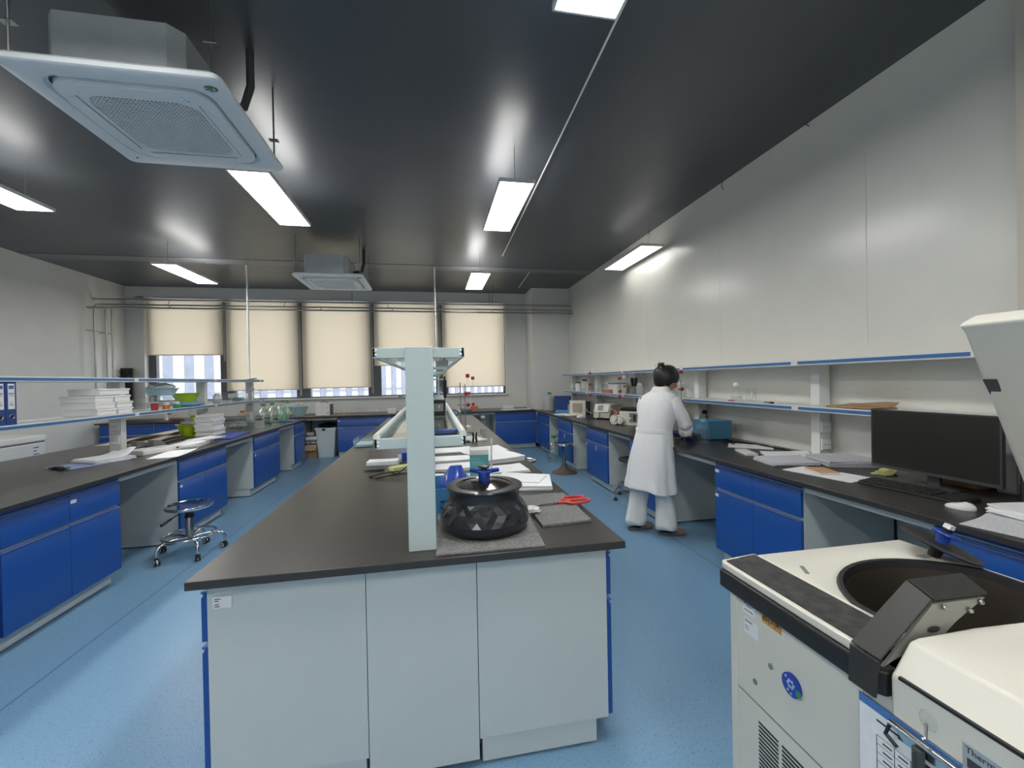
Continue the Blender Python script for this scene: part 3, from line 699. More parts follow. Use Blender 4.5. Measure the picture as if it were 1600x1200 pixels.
# spare rotor lid leaning between centrifuge deck and the bench
t = thing('rotor_lid', 'thin black rotor lid with blue hub tilted on the far edge of the centrifuge', 'rotor lid', (1.60,1.085,.945))
Mx = Matrix.Rotation(rad(17), 4, 'Y') @ Matrix.Rotation(rad(14), 4, 'X')
CARB = mat('carbon black', (.022,.022,.022), .35, bump=.05)
link('disc', MB().lathe([(.001,-.045),(.016,-.045),(.018,-.012),(.07,-.008),(.102,-.003),(.105,.001),(.100,.003),(.06,.008),(.016,.008)], n=48).xf(Mx), CARB, t)
link('hub', MB().lathe([(.016,.0),(.016,.034),(.014,.036)], n=20).xf(Mx), ROYAL, t)
kn = MB().lathe([(.01,.034),(.034,.035),(.036,.039),(.034,.043),(.01,.044)], n=24)
kb_ = link('star_knob', kn.xf(Mx), ROYAL, t); link('locking_pin', MB().lathe([(.012,.042),(.013,.058),(.004,.06)], n=16).xf(Mx), BLACK, t)
link('tag', MB().box(-.016,-.012,.058,.004,.008,.072).xf(Mx), LABELM, t, label='white tag')

# ================================================================== PAPER AND SMALL HELPERS
def stack(label, c, w_, h_, rz, z, n=4, t_=.004, jit=.05, m=None, curl=.004, name='paper_stack', cat='papers', group=None):
    mb = MB(); R = random.Random(hash(label) & 0xffff)
    R = random.Random(sum(ord(ch)*(i+1) for i, ch in enumerate(label)))
    for k in range(n):
        a = rz+R.uniform(-jit,jit) if k else rz; dx, dy = R.uniform(-.006,.006), R.uniform(-.006,.006)
        base = k*t_; ph = R.uniform(0,6); cu = curl if k == n-1 else 0
        def fn(u, v):
            x, y = (u-.5)*w_, (v-.5)*h_
            zz = base+t_*.96+cu*(max(0,u-.6)*2.5)**2*(1+.5*sin(ph+4*v))
            return (x*cos(a)-y*sin(a)+dx, x*sin(a)+y*cos(a)+dy, zz)
        mb.sheet(fn, 6 if cu else 1, 4 if cu else 1, t_*.93)
    return solo(name, mb, m or PAPER, label, cat, (c[0],c[1],z), group, smooth=30)
def sheet(label, c, w_, h_, rz, z, m=None, curl=.004, name='paper_sheet', cat='paper', group=None):
    return stack(label, c, w_, h_, rz, z, 1, .0012, 0, m, curl, name, cat, group)
def bottle(name, label, c, z, r, h, cap=None, m=None, neck=.35, liq=0, liqm=None, capr=1.15, group=None, cat='bottle', shoulder=.72, tagm=None, caph=.1):
    t = thing(name, label, cat, (c[0],c[1],z), group=group)
    rn = r*neck
    prof = [(r*.9,0),(r,.006),(r,h*shoulder),(r*.92,h*(shoulder+.05)),(rn*1.2,h*(shoulder+.18)),(rn,h*(shoulder+.2)),(rn,h*(1-caph*.3))]
    link('vessel', MB().lathe(prof, n=20, caps=False).lathe([(.001,.002),(r*.9,.002)], n=20, caps=False), m or GLASS, t)
    if liq: link('liquid', MB().lathe([(r*.88,.005),(r*.94,.012),(r*.94,h*liq)], n=20), liqm or LIQ, t)
    if cap: link('cap', MB().lathe([(rn*capr,h*(1-caph)),(rn*capr,h),(rn*capr*.9,h*1.01)], n=16), cap, t)
    if tagm: link('paper_label', MB().lathe([(r*1.01,h*.2),(r*1.01,h*.5)], n=20, caps=False), tagm, t)
    return t
def beaker(name, label, c, z, r, h, m=None, group=None, cat='beaker', liq=0, flare=1.0):
    t = thing(name, label, cat, (c[0],c[1],z), group=group)
    link('vessel', MB().lathe([(.001,.001),(r*.95,.001),(r,.005),(r*flare,h*.97),(r*flare*1.06,h)], n=20, caps=False), m or GLASS, t)
    if liq: link('liquid', MB().lathe([(r*.93,.004),(r*.93,h*liq)], n=20), LIQ, t)
    return t
def flask(name, label, c, z, r, h, m=None, group=None, stopper=None):
    t = thing(name, label, 'flask', (c[0],c[1],z), group=group)
    link('vessel', MB().lathe([(.001,.001),(r*.95,.001),(r,.008),(r*.9,h*.2),(r*.28,h*.72),(r*.26,h*.95),(r*.34,h)], n=20, caps=False), m or GLASS, t)
    if stopper: link('stopper', MB().lathe([(r*.25,h*.9),(r*.33,h*1.05),(r*.3,h*1.1)], n=14), stopper, t)
    return t
def basin(name, label, c, z, r, h, m, group=None, cat='basin', base=.7):
    t = solo(name, MB().lathe([(.001,.0),(r*base,0),(r*base*1.03,.01),(r*.93,h*.94),(r*1.04,h*.96),(r*1.05,h),(r*.92,h),(r*base*.98,.015),(.001,.012)], n=32, caps=False), m, label, cat, (c[0],c[1],z), group)
    return t
def crate(name, label, c, z, w_, d_, h_, m, rz=0, cat='box', lidm=None, wall=.006, taper=.0):
    t = thing(name, label, cat, (c[0],c[1],z), rz); a, b = w_/2, d_/2
    def r4(x, y, zz): return [(-x,-y,zz),(x,-y,zz),(x,y,zz),(-x,y,zz)]
    link('tub', MB().rings([r4(a-taper,b-taper,0), r4(a,b,h_), r4(a-wall,b-wall,h_), r4(a-taper-wall,b-taper-wall,wall)]), m, t, bevel=.002, smooth=30)
    if lidm: link('lid', MB().box(-a-.006,-b-.006,h_,a+.006,b+.006,h_+.015), lidm, t, bevel=.003)
    return t
def crumple(c, r, seed, sc=(1,1,.7), n=14, m=10, amp=.3):
    R = random.Random(seed); mb = MB().ball(c, r, sc, n, m)
    mb.v = [tuple(c[i]+(v[i]-c[i])*(1+R.uniform(-amp,amp)) for i in range(3)) for v in mb.v]
    lo = c[2]-r*sc[2]*.8
    mb.v = [(x,y,max(z,lo)) for x,y,z in mb.v]; return mb
P2 = lambda px, py, z: atz(px, py, z)

# ================================================================== CENTRE BENCH THINGS
Z = ZT
def poly_pad(name, label, pts, z, th_, m, cat):
    c = sum((Vector((p[0],p[1],0)) for p in pts), Vector())/len(pts)
    a, b, cc, d_ = [Vector((p[0],p[1],0))-c for p in pts]
    def fn(u, v): 
        q = (a*(1-u)+b*u)*(1-v)+(d_*(1-u)+cc*u)*v
        return (q.x, q.y, th_+.0015*sin(9*u+2)*sin(7*v))
    return solo(name, MB().sheet(fn, 10, 10, th_), m, label, cat, (c.x,c.y,z), smooth=50)
poly_pad('absorbent_pad', 'grey absorbent pad under the black rotor', [(0,1.595),(.418,1.59),(.45,2.11),(.01,2.13)], Z+.001, .006, FELT, 'pad')
poly_pad('absorbent_pad', 'grey absorbent pad under the red scissors', [(.462,1.80),(.70,1.825),(.715,2.30),(.462,2.29)], Z+.001, .010, FELT, 'pad')
# rotor
t = thing('centrifuge_rotor', 'squat faceted black centrifuge rotor with lid and blue star knob', 'rotor', (.215,1.855,Z+.008))
CARB2 = mat('dark moulded composite', (.02,.024,.030), .28, spec=.5, coat=.15)
prof = [(.150,0),(.172,.006),(.190,.030),(.194,.052)]
link('base_shell', MB().lathe(prof, n=64), CARB2, t, smooth=50)
fac = MB(); n = 32; hs = [(.194,.052),(.191,.074),(.182,.096),(.168,.118),(.157,.134)]; amp = [0,.010,.010,.008,0]
for i, (r, z) in enumerate(hs):
    fac.v += [((r-(amp[i] if (k+i) % 2 else 0))*cos(2*pi*(k+.5*(i % 2))/n), (r-(amp[i] if (k+i) % 2 else 0))*sin(2*pi*(k+.5*(i % 2))/n), z) for k in range(n)]
for i in range(4):
    for k in range(n):
        a_, b_, c_, d_ = i*n+k, i*n+(k+1) % n, (i+1)*n+k, (i+1)*n+(k+1) % n
        fac.f += [(a_,b_,c_),(b_,d_,c_)] if i % 2 == 0 else [(a_,d_,c_),(a_,b_,d_)]
link('faceted_shoulder', fac, CARB2, t, smooth=0)
link('neck', MB().lathe([(.157,.133),(.154,.140),(.153,.168),(.158,.178)], n=64, caps=False), CARB2, t)
ld = link('rim', MB().lathe([(.150,.176),(.164,.178),(.168,.183),(.165,.189),(.126,.191),(.124,.187)], n=64, caps=False), CARB2, t)
link('lid', MB().lathe([(.126,.186),(.122,.193),(.117,.194),(.113,.190),(.06,.204),(.03,.207),(.001,.208)], n=64, caps=False), mat('polished dark lid', (.16,.15,.13), .12, metal=.9), t)
k = link('hub', MB().lathe([(.026,.205),(.026,.238),(.022,.242)], n=20), ROYAL, t)
star = MB().lathe([(.03,.238),(.03,.246)], n=20)
for a in range(3):
    an = a*2*pi/3+.35; star.tube([(0,0,.242),(.072*cos(an),.072*sin(an),.243)], [.012,.009], 10)
link('star_knob', star, ROYAL, t, smooth=50)
link('locking_pin', MB().lathe([(.014,.24),(.013,.258),(.026,.262),(.026,.268),(.012,.272)], n=20), BLACK, t)
# scissors
t = thing('scissors', 'steel scissors with coral red grips lying across both grey pads', 'scissors', (.60,2.09,Z+.0135), rad(9))
for s in (-1,1):
    b = link('blade', MB().prism([(-.19,.0),(-.02,s*.012),(.07,-s*.012),(.07,-s*.003),(-.02,s*.002)], .001+.001*(s>0), .003+.001*(s>0)), STEEL, t, smooth=0)
    pts = [(.125+.062*cos(a*2*pi/20), s*.031+.027*sin(a*2*pi/20), .008) for a in range(20)]
    link('grip', MB().tube(pts, .0072, 10, True).tube([(.02,-s*.006,.004),(.068,s*.02,.007)], .007, 8), SCRED, t)
link('pivot_screw', MB().lathe([(.006,.003),(.006,.006)], n=12), STEEL, t)
solo('crumpled_tissue', crumple((0,0,.016), .032, 3, (1.3,.7,.55)), PAPER, 'crumpled white tissue beside the rotor on the grey pad', 'tissue', (.455,1.975,Z+.012), smooth=20)
# blue basket with a bag
t = crate('plastic_basket', 'sky blue slatted plastic basket left of the rotor', (.085,2.24), Z, .23, .30, .13, SKY, rad(8), 'basket', None, .006, .018)
holes = MB()
for k in range(5):
    for zz in (.035,.065): holes.obox((-.104-.002*(zz>.05),-.10+k*.05,zz), (.004,.034,.012)); 
holes2 = MB()
for k in range(4):
    for zz in (.035,.065): holes2.obox((-.066+k*.045,-.143,zz), (.03,.004,.012))
link('slots', holes, mat('basket slot shade', (.02,.10,.25), .6), t); link('slots', holes2, mat('basket slot shade', (.02,.10,.25), .6), t)
t = thing('product_bag', 'blue and white plastic bag sticking out of the blue basket', 'bag', (.10,2.22,Z+.008), rad(8))
BGB = mat('blue printed film', (.03,.07,.40), .25, coat=.4)
bgm = MB()
def bagring(w_, d_, z, sh=0): return [(sh+w_*cos(a)*(1 if abs(cos(a))<.9 else 1), d_*sin(a), z) for a in [k*2*pi/12 for k in range(12)]]
bgm.rings([bagring(.08,.10,0), bagring(.085,.11,.05), bagring(.075,.10,.12,.0), bagring(.05,.06,.17,.005), bagring(.03,.01,.205,.01)])
b = link('bag', bgm, BGB, t, smooth=25)
link('clear_window', MB().quad8([(.02,-.085,.02),(.075,-.065,.02),(.06,-.05,.14),(.03,-.07,.14)],[(.022,-.125,.02),(.088,-.075,.02),(.066,-.062,.14),(.03,-.092,.14)]), mat('white film', (.7,.72,.8), .3), b, smooth=20)
link('printed_mark', MB().tube([(-.035+.018*cos(k*pi/8),-.106,.085+.018*sin(k*pi/8)) for k in range(17)], .003, 6).tube([(-.045,-.107,.055),(-.02,-.111,.05)], .003, 6), mat('white film', (.7,.72,.8), .3), b)
# glove box
t = thing('tissue_box', 'teal and white cardboard glove box standing on the centre bench', 'box', (.29,2.78,Z), rad(-4))
link('carton', MB().box(-.06,-.06,0,.06,.06,.175), TEAL, t, bevel=.002); link('white_band', MB().box(-.0605,-.0605,.175,.0605,.0605,.205), mat('white card', (.72,.71,.68), .6), t, bevel=.002)
pr = MB()
for zz, w_ in ((.145,.05),(.128,.075),(.118,.085),(.108,.06)): pr.box(-.05,-.0608,zz,-.05+w_,-.0602,zz+.005)
link('printed_lines', pr, mat('pale teal print', (.3,.55,.55), .6), t)
t = thing('dropper_pipette', 'thin white plastic pipette standing behind the teal box', 'pipette', (.395,2.95,Z))
link('tube', MB().tube([(0,0,0),(.004,.01,.20)], .006, 8), MILK, t); link('bulb', MB().ball((.0045,.011,.225), .011, (1,1,2.2), 12, 8), MILK, t)
# papers on the right half of the centre bench (front to back)
def pc(px, py): q = P2(px,py,Z); return (q.x, q.y)
stack('large open stack of white papers right behind the rotor', (.50,2.58), .30, .42, rad(78), Z, 6, .005, .06)
stack('white papers lying on the big stack behind the rotor, turned askew', (.53,2.62), .21, .297, rad(60), Z+.031, 2, .003, .08)
stack('white papers behind the red scissors pad at the right bench edge, thin stack', (.46,3.03), .40, .25, rad(4), Z, 3, .004, .04)
stack('thick stapled paper stack at the right edge of the centre bench', (.50,3.50), .34, .40, rad(18), Z, 7, .005, .05)
stack('wide white paper behind the thick stapled stack', (.44,3.95), .42, .30, rad(12), Z, 3, .004, .08)
stack('white papers between the shelf post and the teal box, front sheet', (.12,2.86), .32, .26, rad(-16), Z, 2, .003, .1)
stack('white papers between the shelf post and the teal box, middle stack', (.11,3.2), .40, .22, rad(2), Z, 4, .005, .03)
stack('white papers between the shelf post and the teal box, back stack', (.11,3.55), .40, .22, rad(0), Z, 4, .004, .03)
stack('white papers deep under the glass shelf behind the post', (.14,4.0), .42, .26, rad(3), Z, 3, .004, .04)
stack('lone white sheets farther along the right side of the centre bench', (.36,4.75), .33, .42, rad(20), Z, 2, .004, .1)
# left half
stack('white notebook near the blue box left of the shelf post', (-.40,3.52), .24, .13, rad(-3), Z, 5, .006, .03)
t = crate('reagent_box', 'small royal blue and white box under the glass shelf left of the post', (-.21,3.62), Z, .16, .12, .07, mat('white card', (.72,.71,.68), .6), 0, 'box'); link('blue_side', MB().box(-.05,-.062,.004,.082,-.0601,.07), ROYAL, t); link('lid', MB().box(-.081,-.061,.07,.081,.061,.075), ROYAL, t)
t = thing('pen', 'black pen lying on the left side of the centre bench', 'pen', (-.44,3.26,Z+.006), rad(2))
link('barrel', MB().tube([(-.07,0,0),(.0,0,0),(.02,0,0)], [.004,.006,.005], 8), BLACK, t); link('cap', MB().tube([(.02,0,0),(.075,0,0)], .0065, 8), BLACK, t)
stack('pad of pale yellow sticky notes left of the shelf post', (-.24,3.22), .16, .08, rad(30), Z+.012, 6, .004, .04, YELLOW, name='sticky_notes', cat='notes')
t = thing('power_adapter', 'grey power adapter with looped black cable left of the shelf post', 'adapter', (-.17,3.17,Z))
link('body', MB().box(-.11,-.05,0,.10,.05,.011), GREYP, t, bevel=.003)
link('cable', MB().tube([(-.08,-.03,.014),(-.2,-.08,.012),(-.27,-.13,.005),(-.22,-.19,.005),(-.08,-.15,.02),(.0,-.02,.06),(.03,.06,.1),(.06,.08,.04)], .004, 8), BLACK, t)
t = thing('multimeter', 'grey hand instrument against the shelf post, left side', 'instrument', (-.15,3.42,Z)); link('body', MB().box(-.05,-.05,0,.07,.05,.05), GREYP, t, bevel=.006); link('knob', MB().lathe([(.018,.05),(.018,.058)], n=14), BLACK, t)
stack('stack of white papers at the far left of the centre bench', (-.43,6.1), .42, .9, rad(5), Z, 8, .008, .06)
t = crate('clear_tray', 'clear plastic tray with pale blue base at the left edge of the centre bench', (-.70,4.62), Z, .20, .3, .085, CLEARP, 0, 'tray'); link('blue_content', MB().box(-.08,-.13,.008,.08,.13,.03), PALEB, t)
# bottles and glass on the right
bottle('reagent_bottle', 'short clear bottle with white cap beside the black clamp, centre bench', pc(732,690), Z, .045, .17, WHITE, GLASS, .5, .5)
bottle('reagent_bottle', 'clear bottle with bright blue cap near the shelf rail, centre bench', (.30,5.9), Z, .06, .22, SKY, GLASS, .45, .5)
beaker('beaker', 'glass beaker to the right of the black clamp', pc(752,688), Z, .045, .13)
beaker('measuring_cylinder', 'tall glass measuring cylinder right of the black clamp', pc(760,684), Z, .03, .26, cat='cylinder')
bottle('wash_bottle', 'white capped glass bottle beside the measuring cylinder', pc(755,678), Z, .04, .22, WHITE, GLASS, .5, .3)
t = thing('bulldog_clamp', 'black spring clamp standing on the centre bench between the bottles', 'clamp', (*pc(742,690),Z))
for s in (-1,1): link('jaw', MB().tube([(s*.02,0,.0),(s*.012,0,.05),(s*.022,0,.10)], [.01,.012,.008], 8), BLACK, t)
link('spring', MB().tube([(-.02,0,.05),(.02,0,.05)], .01, 10), STEEL, t)
bottle('squeeze_bottle', 'clear plastic dome-shouldered bottle farther along the centre bench', (.39,6.6), Z, .09, .22, WHITE, CLEARP, .3, .2)
for i, (px, py, r, h, lab) in enumerate([(706,668,.035,.22,'slim glass vessel nearest the shelf rail on the centre bench'),(714,664,.04,.2,'milky bottle beside the guard rail of the centre shelf')]):
    q = pc(px+2, 690-i*6); bottle('sample_bottle', lab, (q[0], q[1]+.5*i), Z, r, h, WHITE, MILK, .6)
def retort(label, loc, h, clamps, burette=True, rz=0, red=RED):
    t = thing('retort_stand', label, 'lab stand', loc, rz, group='retort stands with red clamps')
    link('base_plate', MB().box(-.09,-.06,0,.09,.06,.012), DARK, t, bevel=.002); link('rod', MB().tube([(0,.03,.012),(0,.03,h)], .006, 8), STEEL, t)
    for z, dx in clamps:
        c = link('clamp_arm', MB().tube([(0,.03,z),(dx,.0,z)], .005, 8).box(-.012,.015,z-.012,.012,.045,z+.012), STEEL, t)
        link('red_grip', MB().ball((dx,0,z), .021, (1,.9,1.1), 12, 8), red, c); link('thumbscrew', MB().tube([(-.03,.03,z),(-.012,.03,z)], .008, 8), red, c)
    if burette:
        dx = clamps[0][1]; z1 = clamps[-1][0]
        b = link('burette', MB().lathe([(.003,z1-.2),(.005,z1-.15),(.012,z1-.13),(.012,z1+.17)], (dx,0,0), 12, caps=False), GLASS, t)
        link('burette_cap', MB().lathe([(.016,z1+.17),(.022,z1+.18),(.02,z1+.21)], (dx,0,0), 12), red, b)
    return t
retort('retort stand with red clamps at the right side of the centre bench', (.29,4.55,Z), .64, [(.40,.08),(.52,.06)], True)
retort('retort stand with red clamps farther along the centre bench', (.40,5.35,Z), .62, [(.36,.10),(.50,.05)], True)
# on and under the lower glass shelf
zl = 1.264
t = thing('spectacle_case', 'dark blue slim case on the lower glass shelf right of the post', 'case', (.05,1.93,zl)); link('shell', MB().rings([[(x*w_,y*w_,z) for x,y in [(.06*cos(a)+.0,.03*sin(a)) for a in [k*pi/10 for k in range(20)]]] for z,w_ in ((0,.9),(.006,1),(.016,1),(.022,.85))]), NAVY, t); link('seam', MB().box(-.058,-.0305,.010,.058,-.029,.012), STEEL, t)
t = thing('timer_box', 'small black boxed instrument with dial on the lower glass shelf', 'instrument', (.035,3.05,zl)); link('case', MB().box(-.05,-.04,0,.05,.04,.11), BLACK, t, bevel=.004); link('dial', MB().box(-.035,-.042,.03,.035,-.04,.085), GREYP, t); link('dial_mark', MB().tube([(0,-.043,.055),(.012,-.043,.072)], .003, 6), WHITE, t)
t = crate('white_carton', 'white lidded plastic box behind the black instrument on the glass shelf', (.06,4.0), zl, .12, .14, .12, WHITE, 0, 'box', mat('blue band', (.08,.16,.40), .5))
bottle('dropper_bottle', 'small clear bottle with blue mark on the lower glass shelf', (-.005,3.75), zl, .03, .12, ROYAL, CLEARP, .5)
beaker('beaker', 'glass beaker on the lower glass shelf beside the white box', (.06,4.6), zl, .05, .14)
beaker('beaker', 'large clear plastic jug on the lower glass shelf, far part', (.05,5.5), zl, .06, .17, CLEARP)
t = thing('pipette_stand', 'white pipette stand holding a black pipette on the glass shelf', 'pipette stand', (.045,3.45,zl))
link('foot', MB().lathe([(.05,0),(.05,.01),(.015,.02)], n=16), WHITE, t); link('stem', MB().tube([(0,0,.01),(0,0,.28)], .007, 8), WHITE, t); link('carousel', MB().lathe([(.05,.25),(.05,.262)], n=16), WHITE, t)
p_ = thing('pipette', 'black laboratory pipette hanging on the white stand', 'pipette', (.095,3.42,zl+.09)); link('shaft', MB().tube([(0,0,-.06),(0,0,.0),(0,0,.02)], [.003,.006,.011], 10), GREYP, p_); link('handle', MB().tube([(0,0,.02),(0,0,.13),(0,-.004,.16)], [.012,.015,.014], 12), BLACK, p_); link('plunger', MB().tube([(0,-.004,.16),(0,-.004,.19)], .007, 10), BLACK, p_)
for i, (x, y, lab) in enumerate([(-.1,2.6,'clear plastic bottle lying in view on the left of the top glass shelf'),(.06,2.9,'white plastic dish on the top glass shelf, right side'),(-.12,3.6,'white tongs case on the top glass shelf')]):
    if i == 1: basin('plastic_dish', lab, (x,y), 1.614, .08, .03, WHITE, cat='dish')
    elif i == 0: bottle('sample_bottle', lab, (x,y), 1.614, .03, .05, WHITE, CLEARP, .6)
    else: solo('tongs_case', MB().box(-.05,-.14,0,.05,.14,.018), WHITE, lab, 'case', (x,y,1.614), bevel=.004)
t = thing('test_tube_clamp', 'orange topped clamp lying on the top glass shelf', 'clamp', (.05,3.3,1.622)); link('arm', MB().tube([(-.08,0,0),(.08,0,0)], .006, 8), STEEL, t); link('orange_grip', MB().ball((.07,.02,.012), .02, n=12, m=8), ORANGE, t)

# ================================================================== LEFT BENCH THINGS
def lc(px, py): q = P2(px,py,Z); return (q.x, q.y)
t = thing('display_folder', 'pale blue clip folder under the rumpled papers on the left bench', 'folder', (-2.93,4.22,Z), rad(66))
link('cover', MB().box(-.19,-.15,0,.25,.15,.008), mat('pale blue film', (.30,.38,.62), .35), t, bevel=.002); link('clip', MB().tube([(-.23,-.11,.012),(-.18,-.04,.014),(-.20,.02,.012)], .012, 8).box(-.2,-.1,.006,-.16,.08,.014), BLACK, t)
stack('rumpled white papers on the pale blue clip folder, left bench', (-2.88,4.36), .30, .30, rad(62), Z+.009, 6, .005, .12, None, .05)
t = thing('flat_carton', 'flat white cardboard box right of the shelf post on the left bench', 'box', (-2.76,4.83,Z), rad(70)); link('carton', MB().box(-.2,-.11,0,.2,.11,.042), mat('white card', (.72,.71,.68), .6), t, bevel=.002); link('flap', MB().box(-.2,-.11,.0425,.0,.11,.044), LABELM, t); link('black_stopper', MB().tube([(.14,-.112,.028),(.14,-.125,.028)], .008, 8), BLACK, t)
for s, lab in ((0,'grey curved plastic holder leaning left, on the left bench behind the carton'),(1,'grey curved plastic holder standing right, on the left bench behind the carton')):
    c = lc(212+26*s, 701-2*s)
    t = thing('tape_dispenser', lab, 'holder', (c[0],c[1]+.1,Z), rad(75)); 
    arc = [(-.09+.16*sin(a), 0, .005+.10*(cos(a)-cos(1.3))) for a in [k*1.3/8 for k in range(9)]]
    pts = [(x,z) for x,_,z in arc]+[(.02,.0),(-.09,.0)]
    link('shell', MB().prism(pts, -.035, .035, 'y'), GREYP, t, bevel=.004); link('base', MB().box(-.12,-.045,0,.10,.045,.012), mat('dark grey plastic', (.10,.10,.10), .5), t, bevel=.003)
stack('loose white sheet at the front edge of the left bench', lc(272,709), .24, .52, rad(10), Z, 1, .003, .0)
stack('tall stack of white papers beside the blue folder on the left bench', (-2.62,5.22), .26, .5, rad(8), Z, 7, .006, .07)
stack('upper white papers on the left bench close to the blue folder', (-2.58,5.45), .22, .32, rad(-14), Z+.043, 3, .004, .1)
for i, (x, y, r_, l, w_, lab) in enumerate([(-3.62,5.9,4,.75,.30,'long brown kraft paper nearest the camera at the back of the left bench'),(-3.62,6.9,-3,.8,.34,'long brown kraft paper farther back on the left bench'),(-3.25,5.78,6,.7,.30,'buff card sheet behind the grey holders on the left bench')]):
    stack(lab, (x,y), w_, l, rad(r_), Z+.004*i, 2, .002, .02, mat('buff card', (.50,.44,.36), .7), .03, 'kraft_sheet', 'paper sheet')
t = thing('document_folder', 'royal blue folder with clear tabs beside the lidded stack, left bench', 'folder', (-2.60,5.98,Z), rad(6)); link('cover', MB().box(-.16,-.3,0,.14,.42,.012), ROYAL, t, bevel=.002); link('clear_tab', MB().box(.05,-.31,.012,.09,-.28,.06), CLEARP, t); link('clear_tab', MB().box(-.01,-.31,.012,.03,-.28,.06), CLEARP, t)
basin('wash_basin', 'lime green basin standing on the left bench under the shelf', (-3.19,6.36), Z, .165, .15, LIME)
solo('foam_tray', MB().lathe([(.001,0),(.11,0),(.12,.02),(.10,.03),(.001,.03)], n=20, caps=False), FOAM, 'white foam piece piled in the lime basin of the left bench', 'tray', (-3.19,6.36,Z+.152))
for k in range(9):
    R = random.Random(k); w_ = .22+R.uniform(-.012,.012)
    t = solo('foam_slab', MB().box(-w_/2,-.15,0,w_/2,.15,.030), FOAM, ('lowest','second lowest','third lowest','fourth lowest','middle','fourth from the top','third from the top','second from the top','topmost')[k]+' white foam slab of the tall stack on the left bench', 'foam slab', (-2.93+R.uniform(-.012,.012),6.28+R.uniform(-.012,.012),Z+k*.031), 'foam slabs in the tall stack', rad(R.uniform(-3,3)), bevel=.004)
bottle('reagent_bottle', 'large clear glass bottle with orange cap on the left bench', lc(381,670), Z, .11, .27, ORANGE, GLASS, .32, .45)
beaker('petri_dish_stack', 'stack of clear dishes beside the foam lids, left bench', lc(362,664), Z, .11, .12, CLEARP, cat='dishes')
crate('clear_tray', 'clear plastic tray of small parts behind the orange-capped bottle', (-3.0,7.3), Z, .3, .22, .10, CLEARP, 0, 'tray')
solo('foam_offcut', MB().box(-.1,-.07,0,.1,.07,.035), FOAM, 'white foam offcut in the clear tray on the left bench', 'foam', (-3.0,7.3,Z+.008), bevel=.006)
for i, (px, py, r, h, lab) in enumerate([(412,667,.12,.36,'big clear plastic water bottle nearest the orange-capped bottle'),(426,664,.11,.36,'big clear plastic water bottle with green leaf label, second in the row'),(440,659,.12,.38,'big clear plastic water bottle third in the row on the left bench'),(450,656,.10,.34,'big clear plastic water bottle last before the window bench')]):
    c = lc(px, py); t = bottle('water_bottle', lab, c, Z, r, h, GREEN if i != 2 else GREYP, GREENP, .25, .0, shoulder=.62, group=None)
    for s in (0,1):
        a = -1.2+.9*s; M = Matrix.Translation((0,0,h*.28))
        link('leaf_mark', MB().ball((r*1.0*cos(a),r*1.0*sin(a),h*.28), .03, (.5,.5,1.1), 10, 6), mat('leaf green print', (.25,.42,.12), .5), t)
solo('blue_tray', MB().box(-.17,-.22,0,.17,.22,.012), ROYAL, 'flat royal blue tray at the far end of the left bench', 'tray', (-2.58,8.15,Z), bevel=.004)
bottle('squeeze_bottle', 'green tinted squeeze bottle standing on the blue tray', (-2.62,8.12), Z+.013, .06, .26, WHITE, mat('sea green plastic', (.22,.50,.36), .4), .3, 0, shoulder=.5)
t = thing('test_tube_rack', 'small blue and white rack beside the green squeeze bottle', 'rack', (-2.80,7.95,Z)); link('frame', MB().box(-.05,-.04,0,.05,.04,.02).box(-.05,-.04,.08,.05,.04,.10).box(-.05,-.04,.02,-.045,.04,.08).box(.045,-.04,.02,.05,.04,.08), ROYAL, t); link('tubes', MB().tube([(-.02,0,.02),(-.02,0,.12)], .01, 8), WHITE, t); link('tubes', MB().tube([(.02,0,.02),(.02,0,.12)], .01, 8), WHITE, t)
# lower left shelf
zs = 1.246
for i, (y, lab) in enumerate([(3.70,'blue lever arch file right at the open end of the row on the left shelf'),(3.618,'blue lever arch file second from the end, cut by the photo edge'),(3.536,'blue lever arch file third from the end, outside the left photo edge')]):
    if i == 0:
        bt = thing('lever_arch_file', lab, 'file', (-3.02,y,zs), pi/2, 'blue lever arch files')
        link('cover', MB().box(-.039,0,0,.039,.005,.318).box(-.039,.005,0,-.036,.28,.318).box(.036,.005,0,.039,.28,.318), NAVY, bt, bevel=.001)
        link('pages', MB().box(-.03,.02,.01,.03,.26,.305), PAPER, bt)
        lb = link('spine_label', MB().box(-.024,-.001,.115,.026,0,.30), LABELM, bt, label='white spine label'); pr = MB()
        for z_, w_, h_ in ((.225,.042,.006),(.211,.034,.004),(.165,.018,.003),(.15,.03,.003),(.142,.03,.003)): pr.box(-w_/2,-.0016,z_,w_/2,-.001,z_+h_)
        link('printed_lines', pr, INK, lb); link('blue_print', MB().box(-.018,-.0016,.262,.02,-.001,.287), BLUEL, lb)
        link('finger_ring', MB().tube([(.017*cos(k*pi/8),-.001,.06+.017*sin(k*pi/8)) for k in range(16)], .003, 6, True), CHROME, bt); link('finger_hole', MB().tube([(0,-.0012,.06),(0,.001,.06)], .015, 16), BLACK, bt)
    else: copy_tree(bt, lab, (-3.02,y,zs))
